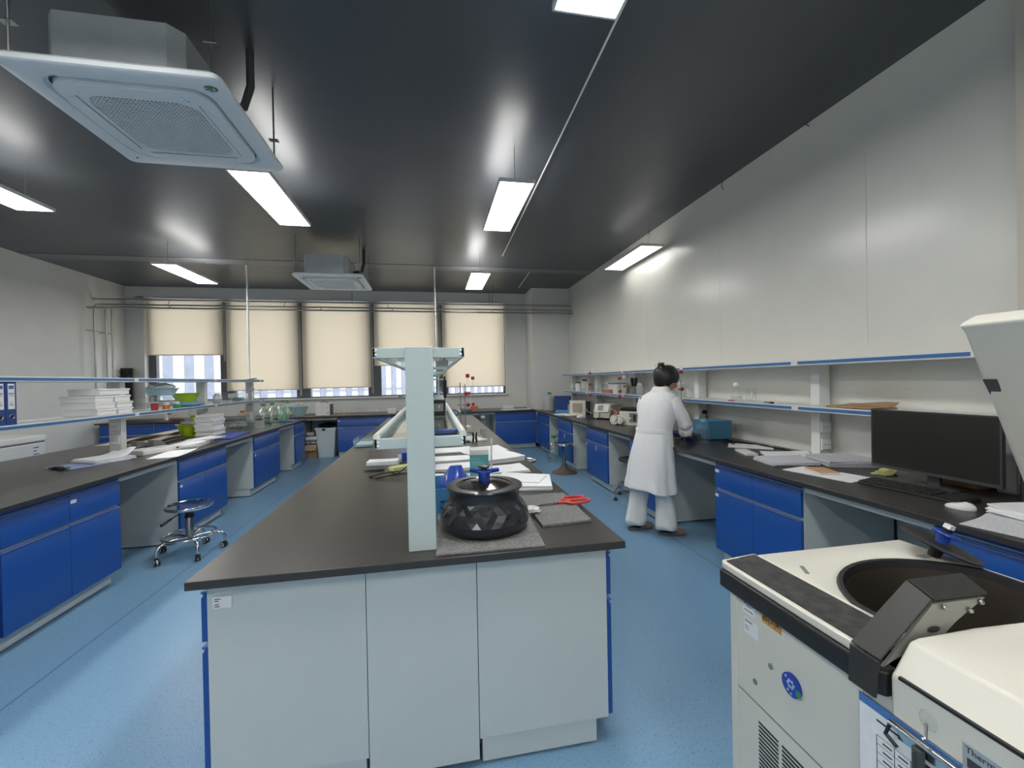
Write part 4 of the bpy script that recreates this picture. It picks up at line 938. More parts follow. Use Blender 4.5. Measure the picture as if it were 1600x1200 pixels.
for i, (y, z, w_, d_, lab) in enumerate([(4.60,0,.28,.25,'white foam box at the bottom left of the shelf pile'),(4.58,.062,.28,.25,'white foam box second from below at the left of the shelf pile'),(4.57,.124,.28,.24,'white foam box at the left top of the shelf pile'),
        (4.72,.190,.26,.40,'topmost long white foam box of the shelf pile'),(4.84,0,.28,.21,'white foam box at the bottom right of the shelf pile'),(4.835,.062,.28,.22,'white foam box in the middle right of the shelf pile'),(4.82,.124,.26,.22,'white foam box under the topmost one, right side of the pile')]):
    t = thing('foam_box', lab, 'foam box', (-3.14,y,zs+z), 0, 'white foam boxes on the left shelf'); link('tub', MB().box(-w_/2+.006,-d_/2+.006,0,w_/2-.006,d_/2-.006,.042), FOAM, t, bevel=.004); link('lid', MB().box(-w_/2,-d_/2,.042,w_/2,d_/2,.060), FOAM, t, bevel=.004)
for i, (y, r, h, lab) in enumerate([(5.19,.085,.13,'clear plastic container nearest the black peg board, left shelf'),(5.46,.065,.14,'clear plastic cup lying behind the red caps'),(5.66,.09,.15,'large clear plastic container under the pale blue basin'),(5.86,.08,.13,'clear plastic container with green lid mark under the basin')]):
    beaker('clear_container', lab, (-3.14,y), zs, r, h, CLEARP, flare=1.08, cat='container')
for y, m, lab in ((5.33,RED,'red capped tin on the left shelf'),(5.53,ORANGE,'small orange capped jar on the left shelf'),(5.73,GREEN,'small green capped jar on the left shelf')):
    t = thing('capped_jar', lab, 'jar', (-3.03,y,zs)); link('body', MB().lathe([(.032,0),(.032,.05)], n=16), m, t); link('cap', MB().lathe([(.033,.05),(.033,.075),(.03,.078)], n=16), RED if m is RED else WHITE, t)
basin('wash_basin', 'pale blue basin heaped with white bags on the left shelf', (-3.18,5.72), zs+.155, .175, .085, PALEB)
solo('plastic_bag', crumple((0,0,.055), .135, 5, (1,1,.40), 18, 10, .2), FOAM, 'crumpled white and blue bag heaped in the pale blue basin', 'bag', (-3.18,5.72,zs+.19), smooth=25)
solo('blue_film_roll', crumple((0,0,.03), .15, 8, (.95,1.7,.22), 18, 10, .12), mat('sky film', (.25,.52,.72), .35), 'crumpled sky blue plastic sheet under the lime bowl on the left shelf', 'plastic sheet', (-3.16,6.26,zs), smooth=25)
basin('wash_basin', 'lime green bowl on the crumpled blue sheet, left shelf', (-3.18,6.22), zs+.06, .16, .11, LIME, base=.6)
for i, (y, x, r, h, cap, m, lab) in enumerate([(6.86,-3.1,.05,.15,WHITE,MILK,'milky bottle just past the second shelf post'),(7.0,-3.05,.045,.19,NAVY,GLASS,'clear bottle with dark blue cap on the left shelf'),(7.45,-3.1,.08,.17,None,GLASS,'conical clear vessel near the end of the left shelf'),(7.98,-3.06,.07,.20,WHITE,CLEARP,'clear plastic bottle at the end of the left shelf'),(8.29,-3.06,.04,.18,WHITE,CLEARP,'small clear bottle by the last shelf post')]):
    if cap: bottle('reagent_bottle', lab, (x,y), zs, r, h, cap, m, .5, .3 if m is GLASS else 0)
    else: flask('conical_flask', lab, (x,y), zs, r, h)
crate('clear_tray', 'clear plastic box with dark green parts near the end of the left shelf', (-3.16,7.7), zs, .2, .26, .13, CLEARP, 0, 'box')
solo('green_foam', MB().box(-.07,-.05,0,.07,.05,.05), mat('dark green foam', (.03,.09,.07), .7), 'dark green block inside the clear box, left shelf', 'block', (-3.16,7.7,zs+.008), bevel=.004)
stack('white sheet lying on the top tier of the left shelf rack', (-3.12,7.9), .22, .5, rad(5), 1.601, 1, .004, 0, None, .015)
# chest freezer by the left wall
t = thing('chest_freezer', 'white chest freezer against the left wall', 'freezer', (-5.80,6.3,0)); link('cabinet', MB().box(-.33,-.85,.04,.38,.82,.76), WHITE, t, bevel=.015); link('lid', MB().box(-.335,-.86,.775,.39,.83,.865), WHITE, t, bevel=.02, seg=3); link('seal', MB().box(-.32,-.84,.76,.375,.81,.775), GREYP, t)
en = link('energy_label', MB().box(.3805,.62,.50,.382,.74,.72), LABELM, t); pr = MB()
for k in range(5): pr.box(.3815,.63,.69-k*.045,.383,.63+.08-(k%2)*.03,.705-k*.045)
link('printed_lines', pr, BLUEL, en)
for s in (-.7,.7): link('foot', MB().box(-.3,s-.04,0,.3,s+.04,.04), BLACK, t)

# ================================================================== RIGHT BENCH THINGS
def rc(px, py): q = P2(px,py,Z); return (q.x, q.y)
t = thing('computer_monitor', 'wide black computer monitor on the right bench', 'monitor', (2.748,1.905,Z), rad(84)) ; t.rotation_euler = (0,0,-pi/2+rad(2))
# local: screen faces -y (towards the aisle), width along x
link('screen', MB().box(-.305,-.012,.075,.305,.012,.425), mat('dark screen', (.022,.021,.018), .28), t, bevel=.003)
bz = MB(); bz.box(-.307,-.014,.069,.307,.013,.086).box(-.307,-.0135,.420,.307,.013,.427).box(-.307,-.0135,.086,-.300,.013,.42).box(.300,-.0135,.086,.307,.013,.42)
link('bezel', bz, DARK, t); link('rear_housing', MB().box(-.2,.012,.12,.2,.045,.34), BLACK, t, bevel=.01)
link('stand_neck', MB().box(-.03,.02,.006,.03,.04,.2), DARK, t, bevel=.003); link('stand_foot', MB().box(-.11,-.09,0,.11,.10,.008), DARK, t, bevel=.003)
t = thing('computer_tower', 'black computer tower at the wall behind the monitor edge', 'computer', (2.99,1.40,Z)); link('case', MB().box(-.20,-.13,0,.10,.16,.44), BLACKG, t, bevel=.006)
link('front_panel', MB().box(-.206,-.12,.01,-.2,.15,.43), mat('dark front', (.03,.032,.03), .35), t); link('power_button', MB().tube([(-.208,.02,.33),(-.2,.02,.33)], .018, 20), BLACK, t)
t = thing('keyboard', 'black keyboard in front of the monitor', 'keyboard', (2.575,1.87,Z), -pi/2+rad(5))
link('case', MB().prism([(-.075,0),(.075,0),(.075,.022),(-.075,.012)], -.235, .245, 'x'), mat('keyboard case', (.022,.022,.022), .45), t, bevel=.003)
kk = MB()
for r in range(5):
    for c in range(20):
        if 14.6 < c < 15.4: continue
        kk.obox((-.222+c*.0236, -.055+r*.027, .0195+.0667*(-.055+r*.027)+.001), (.019,.021,.006))
ks = link('keys', kk, mat('key caps', (.03,.03,.03), .35), t); ks['kind'] = 'stuff'
t = thing('computer_mouse', 'white computer mouse right of the keyboard', 'mouse', (2.455,1.58,Z), rad(-70)); link('shell', MB().rings([[(.055*w_*cos(a),.03*w_*sin(a),z*(1+.25*cos(a))) for a in [k*pi/12 for k in range(24)]] for z,w_ in ((0,.94),(.008,1),(.018,.92),(.026,.7),(.030,.35))]), WHITE, t, smooth=60); link('wheel', MB().tube([(.028,-.003,.031),(.028,.003,.031)], .006, 10), GREYP, t)
stack('curled pale yellow sticky notes behind the keyboard', (2.86,2.24), .12, .09, rad(20), Z, 4, .003, .3, YELLOW, .02, 'sticky_notes', 'notes')
t = crate('cardboard_box', 'flat brown cardboard box under the monitor', (3.0,1.93), Z, .14, .24, .06, CARD, 0, 'box'); link('lid', MB().box(-.072,-.122,.06,.072,.122,.064), CARD, t)
stack('thick pile of papers right of the keyboard at the photo edge', (2.62,1.36), .24, .32, rad(84), Z, 6, .007, .05, None, .004)
stack('loose printed sheet at the worktop edge by the right photo edge', (2.36,1.25), .24, .40, rad(12), Z, 1, .002, 0, PAPERL, .012)
stack('printed sheet lying at the wall, farthest left of the right bench papers', rc(1172,698), .21, .36, rad(50), Z, 1, .002, 0, PAPER, .006)
t = thing('pamphlet_carton', 'slim white carton left of the right bench papers', 'box', (*rc(1166,708),Z), rad(70)); link('carton', MB().box(-.13,-.045,0,.13,.045,.018), mat('white card', (.72,.71,.68), .6), t, bevel=.002); link('end_band', MB().box(.09,-.0455,.0,.1305,.0455,.0185), mat('pale grey band', (.45,.47,.48), .6), t)
stack('white papers beside the shelf post of the right bench', rc(1234,713), .25, .36, rad(62), Z, 3, .004, .15, PAPER, .01)
stack('stack of printed reports nearest the worktop edge on the right bench', rc(1228,723), .25, .34, rad(78), Z, 5, .005, .08, PAPERL, .006)
stack('thick stack of printed papers with coloured tabs on the right bench', rc(1318,724), .30, .36, rad(70), Z, 6, .007, .06, PAPERL, .004)
q = rc(1368,727); solo('index_tabs', MB().box(-.03,-.06,0,.03,.06,.012), mat('coloured tabs', (.35,.40,.12), .6, noise=.6, nscale=60), 'olive and orange index tabs at the corner of the printed stack', 'tabs', (q[0]-.02,q[1],Z), rz=.3)
stack('white sheet under the brown notebook', rc(1288,741), .22, .42, rad(12), Z, 2, .002, .06, PAPER, .003)
t = thing('notebook', 'brown kraft notebook on the white sheet of the right bench', 'notebook', (*rc(1284,738),Z+.005), rad(72)); link('pages', MB().box(-.085,-.06,.002,.085,.06,.010), PAPER, t); link('cover', MB().box(-.088,-.063,.010,.088,.063,.0125), mat('tan notebook cover', (.60,.36,.20), .7), t); link('back_cover', MB().box(-.088,-.063,0,.088,.063,.002), mat('tan notebook cover', (.60,.36,.20), .7), t)
stack('brown folder of papers on the lower tier of the right shelf', (2.93,2.45), .22, .32, rad(5), 1.263, 3, .005, .08, KRAFT, .02, 'document_folder', 'folder')
# power strip cable along the wall
solo('power_cable', MB().tube([(2.92,3.78,.862),(2.88,3.6,.857),(2.80,3.55,.856),(2.78,3.68,.856),(2.86,3.76,.857),(2.93,3.66,.858),(2.98,3.45,.857),(3.0,3.2,.857),(2.98,3.05,.857),(3.03,2.95,.857)], .008, 8), BLACK, 'looped black power cable by the wall on the right bench', 'cable')
t = thing('ultrasonic_box', 'steel blue instrument box by the wall right of the person', 'instrument', (2.88,3.98,Z)); BBX = mat('steel blue enamel', (.06,.20,.34), .4)
link('case', MB().box(-.14,-.13,.012,.13,.13,.19), BBX, t, bevel=.004); link('top_lip', MB().box(-.145,-.135,.19,.135,.135,.198), mat('lighter blue enamel', (.08,.27,.46), .4), t)
for sx in (-.1,.1):
    for sy in (-.1,.1): link('foot', MB().box(sx-.012,sy-.012,0,sx+.012,sy+.012,.012), BLACK, t)
bottle('reagent_bottle', 'clear glass bottle with pale blue cap right of the person', (2.565,3.675), Z, .058, .24, mat('pale sky cap', (.25,.55,.72), .4), GLASS, .42, .62, shoulder=.68)
t = thing('power_plug', 'black power plug in the shelf post socket right of the person', 'plug', (3.04,4.34,1.1)); link('plug_body', MB().tube([(0,0,0),(0,-.035,0)], [.026,.02], 14), BLACK, t); link('cable', MB().tube([(0,-.03,-.01),(-.005,-.05,-.06),(.0,-.04,-.16),(.0,-.1,-.235)], .006, 8), BLACK, t)
t = thing('balance', 'beige laboratory balance behind the person', 'instrument', (2.92,4.78,Z)); link('body', MB().box(-.13,-.12,0,.13,.12,.09), BEIGE, t, bevel=.01); link('draft_shield', MB().box(-.10,-.10,.09,.10,.10,.22), CREAM, t, bevel=.006); link('lid', MB().box(-.11,-.11,.22,.11,.11,.235), BEIGE, t, bevel=.003)
t = thing('magnetic_stirrer', 'dark stirrer plate with brown block in front of the person', 'instrument', (2.62,4.02,Z)); link('base', MB().box(-.09,-.1,0,.09,.1,.06), DARK, t, bevel=.006); link('plate', MB().lathe([(.07,.06),(.07,.07)], n=20), BROWN, t); link('sample', MB().box(-.04,-.03,.07,.04,.03,.10), CARD, t, bevel=.004)
retort('retort stand with red clamps right of the person, holding a burette', (2.70,4.22,Z), .62, [(.38,-.02),(.52,-.01)])
retort('retort stand with red clamps behind the pink pump', (2.74,5.86,Z), .60, [(.38,-.02),(.46,-.01)], True)
retort('farthest retort stand with red clamps, near the beige instrument', (2.72,7.0,Z), .66, [(.37,-.02),(.56,-.01)])
# far instruments
t = thing('display_unit', 'white-framed display unit with black side standing on the right bench', 'instrument', (2.55,7.25,Z), rad(-42)); link('case', MB().box(-.14,.03,0,.14,.36,.24), BLACK, t, bevel=.006); link('front_frame', MB().box(-.15,0,0,.15,.03,.27), CREAM, t, bevel=.006); link('screen', MB().box(-.095,-.002,.05,.095,.001,.22), mat('tan screen', (.42,.36,.28), .35), t)
t = thing('spectrometer', 'beige instrument with slanted white panel and round feet on the right bench', 'instrument', (2.66,6.42,Z), rad(-52)); link('body', MB().prism([(-.02,.02),(.42,.02),(.42,.24),(.04,.24)], -.15, .15, 'x'), BEIGE, t, bevel=.012); link('front_panel', MB().quad8([(-.13,-.022,.12),(.13,-.022,.12),(.13,.03,.245),(-.13,.03,.245)],[(-.13,-.005,.11),(.13,-.005,.11),(.13,.045,.24),(-.13,.045,.24)]), WHITE, t, bevel=.004); link('display', MB().quad8([(-.06,-.018,.145),(.03,-.018,.145),(.03,.018,.225),(-.06,.018,.225)],[(-.06,-.01,.14),(.03,-.01,.14),(.03,.025,.22),(-.06,.025,.22)]), mat('grey display', (.3,.32,.28), .3), t)
link('pump_head', MB().tube([(-.07,-.05,.07),(-.07,.02,.07)], .05, 16), CREAM, t); link('tubing', MB().tube([(-.07,-.05,.09),(-.15,-.08,.10),(-.25,-.04,.13),(-.3,.06,.16)], .005, 6), MILK, t)
for sx in (-.1,.1): link('foot', MB().lathe([(.02,0),(.02,.022)], (sx,.05,0), 10), BLACK, t); link('foot', MB().lathe([(.02,0),(.02,.022)], (sx,.36,0), 10), BLACK, t)
t = thing('peristaltic_pump', 'cream pump with pink tubing rolls left of the person', 'instrument', (2.58,5.55,Z), rad(-55)); link('case', MB().box(-.02,.0,0,.30,.24,.19), CREAM, t, bevel=.008); link('control_panel', MB().box(.14,-.003,.04,.27,.0,.17), GREYP, t); link('display', MB().box(.20,-.0045,.06,.235,-.003,.15), BLACK, t); link('knob', MB().tube([(.155,-.015,.10),(.155,0,.10)], .012, 12), WHITE, t)
for i, (x, z, r) in enumerate(((-.07,.07,.065),(.02,.07,.055))): link('roller_head', MB().tube([(x,-.06,z),(x,.10,z)], r, 18), CREAM, t); link('roller_cap', MB().tube([(x,-.072,z),(x,-.06,z)], r*.5, 14), WHITE, t)
link('pink_tubing', MB().tube([(-.16+.04*cos(a*.7),.10+.1*sin(a*.7)*.3,.03+.013*a) for a in range(15)], .012, 8), mat('pink tubing', (.62,.18,.20), .4), t, label='pink coiled tubing'); link('black_cover', MB().box(-.02,.03,.19,.30,.22,.24), BLACK, t, bevel=.008)
def far(px, py, dx=0): q = P2(px,py,Z); return (q.x+dx, q.y)
bottle('carboy', 'grey plastic bottle with green cap at the far end of the right bench', (2.44,8.72), Z, .12, .38, GREEN, mat('grey translucent plastic', (.42,.43,.43), .4), .3, 0, shoulder=.68)
t = thing('document_case', 'upright navy blue file box at the far end of the right bench', 'file box', (2.62,8.35,Z), rad(-30)); link('case', MB().box(-.16,-.03,0,.16,.06,.30), NAVY, t, bevel=.004); link('lid', MB().box(-.18,-.04,.30,.165,.065,.315), NAVY, t, bevel=.003)
crate('plastic_tray', 'flat sky blue tray in front of the navy file box', (2.52,8.0), Z, .30, .2, .045, SKY, rad(-20), 'tray')
bottle('wash_bottle', 'white milky wash bottle between the blue tray and the blue basin', (2.58,7.72), Z, .055, .25, WHITE, MILK, .35, 0, shoulder=.6)
basin('wash_basin', 'deep sky blue basin against the wall behind the display unit', (2.86,7.78), Z, .17, .21, SKY, base=.8)
stack('white papers in front of the display unit, far right bench', (2.37,7.40), .22, .46, rad(18), Z, 4, .004, .08)
solo('crumpled_tissue', crumple((0,0,.025), .055, 9, (1.3,.8,.6)), PAPER, 'crumpled white tissue in front of the beige instrument', 'tissue', (2.42,6.72,Z), smooth=20)
flask('conical_flask', 'conical glass flask under the farthest retort stand', (2.80,6.83), Z+.0, .085, .26, GLASS)
# right shelf bottles and tools
zr = 1.263
R = random.Random(11)
for i, (y, k, lab) in enumerate([(8.6,'g','small clear bottle at the far end of the right shelf'),(8.25,'b','white bottle with black cap on the right shelf, second from the far end'),(7.9,'g','clear bottle third from the far end of the right shelf'),(7.62,'f','small glass flask beside the second shelf post from the far end'),
        (7.2,'g','clear bottle right of the second shelf post'),(7.02,'f','round glass flask in the far middle of the right shelf'),(6.85,'g','clear stoppered bottle left of the blue carton'),(5.58,'m','milky bottle right of the third shelf post'),
        (5.05,'m','pale bottle with blue cap left of the person on the shelf'),(4.95,'u','bright blue bottle left of the person on the shelf'),(4.78,'g','clear wash bottle just behind the head of the person'),(4.62,'g','clear glass jar right of the person on the shelf'),(4.52,'f','glass flask beside the shelf post right of the person')]):
    c = (2.93+R.uniform(-.03,.03), y); r = .045+R.uniform(0,.015); h = .16+R.uniform(0,.05)
    if k == 'g': bottle('reagent_bottle', lab, c, zr, r, h, WHITE, GLASS, .5, .35)
    elif k == 'b': bottle('reagent_bottle', lab, c, zr, .055, .18, BLACK, WHITE, .8, 0, shoulder=.7, caph=.2)
    elif k == 'm': bottle('reagent_bottle', lab, c, zr, r, h, ROYAL if y < 5.5 else WHITE, MILK, .5)
    elif k == 'u': bottle('reagent_bottle', lab, c, zr, .04, .15, WHITE, mat('sky blue liquid plastic', (.12,.35,.75), .35), .5)
    else: flask('conical_flask', lab, c, zr, .055, .16, GLASS)
t = crate('carton_box', 'white and blue carton on the right shelf left of the cylinder', (2.95,6.45), zr, .16, .34, .15, mat('white card', (.72,.71,.68), .6), 0, 'box', BLUEL)
solo('brick_carton', MB().box(-.04,-.16,0,.04,.16,.06), mat('salmon carton', (.50,.22,.15), .6), 'flat salmon coloured carton in front of the white and blue one', 'box', (2.845,6.6,zr), bevel=.003)
t = thing('measuring_cylinder', 'tall cylinder with white cap and orange float on the right shelf', 'cylinder', (2.88,6.02,zr)); link('tube', MB().lathe([(.03,0),(.03,.25)], n=16, caps=False), GLASS, t); link('foot', MB().lathe([(.045,0),(.045,.012)], n=16), WHITE, t); link('cap', MB().lathe([(.034,.24),(.034,.295),(.028,.30)], n=16), WHITE, t); link('float', MB().lathe([(.022,.10),(.022,.13)], n=12), ORANGE, t)
t = thing('brush_set', 'black bottle brushes standing by the third post of the right shelf', 'brushes', (2.92,5.72+.4,zr)); t.location.y = 5.80
link('holder', MB().lathe([(.045,0),(.05,.12)], n=14), GREYP, t)
for k in range(4): link('brush', MB().tube([(.015*cos(k*1.6),.02*sin(k*1.6),.05),(.04*cos(k*1.6),.05*sin(k*1.6),.24)], [.012,.022], 8), BLACK, t)
t = thing('flat_tool', 'flat black tool resting on bottles at the far end of the right shelf', 'tool', (2.98,8.02,zr)); link('board', MB().box(-.01,-.20,0,.01,.14,.26), mat('pale card', (.6,.6,.57), .6), t); link('black_strip', MB().box(-.016,-.16,.20,-.01,.10,.235), BLACK, t)
t = thing('glass_jar', 'glass jar with round white stopper on the right shelf', 'jar', (2.95,3.70,zr)); link('vessel', MB().lathe([(.05,0),(.055,.01),(.055,.09),(.035,.115),(.035,.13)], n=20, caps=False), GLASS, t); link('liquid', MB().lathe([(.05,.005),(.05,.04)], n=20), LIQ, t); link('stopper', MB().ball((0,0,.15), .03, n=16, m=10), WHITE, t); link('rim', MB().lathe([(.05,.125),(.052,.132)], n=20), GLASS, t)
beaker('beaker', 'small faint glass beaker right of the stoppered jar', (2.95,3.50), zr, .045, .12)
solo('red_clip', MB().box(-.01,-.035,0,.01,.035,.008), RED, 'thin red clip in front of the stoppered jar on the right shelf', 'clip', (2.83,3.62,zr))
t = thing('pen', 'black marker pen lying on the lower tier of the right shelf', 'pen', (2.84,3.20,zr+.008), rad(80)); link('barrel', MB().tube([(-.07,0,0),(.02,0,0)], .006, 8), GREYP, t); link('cap', MB().tube([(-.10,0,0),(-.06,0,0)], .009, 8), BLACK, t)
# jug on the floor
t = bottle('water_jug', 'clear plastic water jug on the floor under the far right bench', (2.23,7.74), 0, .14, .44, GREEN, GREENP, .25, 0, shoulder=.6); link('handle', MB().tube([(.03,0,.40),(.08,0,.44),(.11,0,.38),(.09,0,.33)], .012, 8), GREEN, t)
bottle('water_jug', 'smaller clear bottle on the floor beside the water jug', (2.12,7.46), 0, .085, .2, WHITE, CLEARP, .3, 0, shoulder=.6)

# ================================================================== WINDOW BENCH THINGS
def bc(px, z=Z, y=9.35): q = aty(px,640,y); return (q.x, y)
basin('wash_basin', 'pale blue bowl full of clear bottles on the window bench', bc(467,y=9.3), Z, .19, .20, PALEB, base=.5)
for k in range(5):
    c = bc(467, y=9.3); bottle('sample_bottle', 'clear plastic bottle heaped in the pale blue bowl', (c[0]-.09+.045*k, c[1]-.05+.05*(k%3)), Z+.09, .04, .17+.02*(k%2), WHITE, CLEARP, .6, group='bottles in the pale blue bowl')
t = thing('power_supply', 'white box instrument with carrying handle on the window bench', 'instrument', (*bc(507,y=9.3),Z)); link('case', MB().box(-.15,-.11,.008,.13,.11,.25), mat('white enamel', (.78,.78,.76), .4), t, bevel=.006); link('side', MB().box(.1305,-.105,.01,.15,.105,.24), DARK, t); link('handle', MB().tube([(-.06,0,.25),(-.055,0,.285),(.06,0,.285),(.065,0,.25)], .009, 8), GREYP, t); link('knob', MB().tube([(.09,-.118,.06),(.09,-.11,.06)], .012, 10), BLACK, t); link('button', MB().box(.07,-.112,.16,.10,-.1095,.17), GREYP, t)
solo('wooden_board', MB().box(-.55,-.10,0,.62,.10,.012), mat('reddish wood', (.30,.17,.11), .6, noise=.2, nscale=12), 'thin brown board along the edge of the window bench', 'board', (-2.1,9.16,Z))
for i, (px, r, h, k, lab) in enumerate([(526,.05,.12,'b','glass beaker right after the white box instrument'),(534,.04,.10,'b','second glass beaker after the white box instrument'),(541,.04,.13,'f','small glass flask in the middle of the window bench'),(549,.045,.10,'b','glass beaker left of the wide glass dish'),(564,.12,.14,'b','wide glass dish on the window bench'),(592,.07,.13,'f','glass flask left of the white carton')]):
    c = bc(px, y=9.42); (beaker if k == 'b' else flask)('beaker' if k == 'b' else 'conical_flask', lab, c, Z, r, h)
solo('rubber_stopper', MB().lathe([(.03,0),(.025,.04)], n=12), mat('tan rubber', (.55,.42,.25), .6), 'tan rubber stopper on the window bench', 'stopper', (*bc(537,y=9.15),Z))
t = thing('carton_box', 'small white carton beside the large conical bottle, window bench', 'box', (*bc(612,y=9.45),Z)); link('carton', MB().box(-.08,-.06,0,.08,.06,.09), FOAM, t, bevel=.003); link('lid', MB().box(-.083,-.063,.075,.083,.063,.093), FOAM, t, bevel=.003)
t = flask('conical_flask', 'large conical clear bottle with green cap behind the shelf post', bc(626,y=9.4), Z, .13, .36, CLEARP); link('cap', MB().lathe([(.045,.35),(.045,.385)], n=14), GREEN, t)
t = thing('waste_bin', 'white plastic waste bin with black liner under the window bench', 'bin', (-2.17,9.33,0)); link('bucket', MB().rings([[(-.15,-.13,0),(.15,-.13,0),(.15,.13,0),(-.15,.13,0)],[(-.19,-.16,.60),(.19,-.16,.60),(.19,.16,.60),(-.19,.16,.60)],[(-.18,-.15,.60),(.18,-.15,.60),(.18,.15,.60),(-.18,.15,.60)],[(-.14,-.12,.02),(.14,-.12,.02),(.14,.12,.02),(-.14,.12,.02)]]), mat('bluish white plastic', (.62,.70,.72), .4), t, bevel=.008)
link('rim', MB().box(-.2,-.17,.56,.2,-.16,.61).box(-.2,.16,.56,.2,.17,.61).box(-.2,-.16,.56,-.19,.16,.61).box(.19,-.16,.56,.2,.16,.61), mat('bluish white plastic', (.62,.70,.72), .4), t, bevel=.003)
link('liner', crumple((0,.02,.645), .19, 4, (1.05,.85,.30), 18, 8, .08), BLACKG, t, smooth=25); link('liner_knot', MB().ball((-.03,-.172,.575), .025, (1.4,.4,1), 10, 6), BLACK, t)
t = thing('cardboard_box', 'brown open cardboard box beside the white waste bin', 'box', (-2.43,9.28,0)); link('carton', MB().rings([[(-.15,-.13,0),(.09,-.13,0),(.09,.2,0),(-.15,.2,0)],[(-.15,-.13,.26),(.09,-.13,.26),(.09,.2,.26),(-.15,.2,.26)],[(-.145,-.125,.26),(.085,-.125,.26),(.085,.195,.26),(-.145,.195,.26)],[(-.145,-.125,.01),(.085,-.125,.01),(.085,.195,.01),(-.145,.195,.01)]]), CARD, t); link('flap', MB().quad8([(-.15,-.13,.26),(.09,-.13,.26),(.08,-.21,.17),(-.14,-.21,.17)],[(-.15,-.126,.262),(.09,-.126,.262),(.08,-.207,.173),(-.14,-.207,.173)]), KRAFT, t); link('tape', MB().box(-.05,-.132,.0,-.01,-.13,.2), KRAFT, t)
R = random.Random(2)
for k in range(11):
    c = (-.10+.07*(k%3)+R.uniform(-.01,.01), -.05+.08*((k//3)%2), .22+.085*(k//3))
    solo('plastic_wad', crumple((0,0,0), .052, 20+k, (1.05,1,.85), 12, 8, .12), mat('white plastic wad', (.70,.70,.70), .3, coat=.3), 'crumpled white plastic wad heaped in the cardboard box', 'wad', (-2.43+c[0],9.28+c[1],c[2]), 'crumpled wads in the cardboard box', smooth=25)
# right part
c = bc(741,y=9.3); basin('wash_basin', 'small salmon pink tub on the window bench', c, Z, .085, .10, PINK, base=.8)
t = crate('foam_tray', 'white shallow tray at the wall on the right window bench', bc(793,y=9.75), Z, .24, .16, .07, FOAM, 0, 'tray')
stack('white papers flat on the right part of the window bench', bc(795,y=9.25), .34, .22, rad(4), Z, 3, .004, .05)
stack('white papers near the column on the window bench', bc(818,y=9.4), .30, .26, rad(-6), Z, 3, .006, .08)
t = thing('hose_tool', 'dark lab pliers lying on papers near the column', 'tool', (*bc(816,y=9.4),Z+.02)); link('arm', MB().tube([(-.1,0,.005),(0,.01,.012),(.1,-.02,.005)], .010, 8), DARK, t); link('handle', MB().tube([(-.1,0,.005),(-.16,.03,.006)], .012, 8), BLACK, t)
t = thing('wire_rack', 'tangled wire rack with dark tubing on the window bench left of the pink tub', 'rack', (*bc(725,y=9.25),Z)); link('wire', MB().tube([(-.15,-.05,.01),(-.1,.05,.06),(0,-.03,.05),(.08,.05,.09),(.15,-.04,.03),(.02,-.05,.01)], .006, 6), STEEL, t); link('tubing', MB().tube([(-.16,-.1,.012),(0,-.12,.015),(.16,-.08,.012)], .01, 6), BLACK, t)
# sink corner on the left of the window bench
t = thing('lab_tap', 'white lab tap with green handle over the sink in the left corner', 'tap', (-5.20,9.5,Z)); link('stem', MB().tube([(0,0,0),(0,0,.2),(0,-.03,.26),(0,-.12,.26),(0,-.14,.22)], .018, 10), WHITE, t); link('base', MB().lathe([(.05,0),(.03,.03)], n=16), WHITE, t); link('green_handle', MB().tube([(.02,0,.12),(.08,0,.12)], .014, 8), GREEN, t)
solo('sink_basin', MB().box(-.32,-.22,0,.32,.22,.006), BLACK, 'black sink rim set in the window bench in the left corner', 'sink', (-5.5,9.4,Z+.0005), bevel=.002)
t = thing('peg_rack', 'black drying peg board on the window wall behind the left shelf', 'peg board', (-6.185,9.78,1.05)); link('board', MB().box(-.03,.08,0,.20,.13,.85), BLACK, t)
for k in range(7):
    for s in range(2): link('peg', MB().tube([(.03+.12*s,.08,.08+.11*k),(.05+.13*s,-.06,.13+.11*k)], .008, 6), BLACK, t)
for i, (px, r, h, m, lab) in enumerate([(274,.05,.2,GLASS,'clear bottle on the window bench right of the tap'),(300,.07,.2,CLEARP,'clear plastic bottle on the window bench above the lime basin')]):
    bottle('reagent_bottle', lab, bc(px,y=9.6), Z, r, h, WHITE if i == 0 else NAVY, m, .4)
solo('red_cloth', crumple((0,0,.02), .12, 6, (1.2,.6,.2), 14, 8, .15), mat('dull red cloth', (.25,.07,.06), .8), 'dull red cloth on the window bench beside the clear bottle', 'cloth', (*bc(276,y=9.2),Z), smooth=25)
basin('lime_dish', 'yellow green dish on the window bench behind the lime basin', bc(306,y=9.18), Z, .10, .1, LIME, cat='dish')

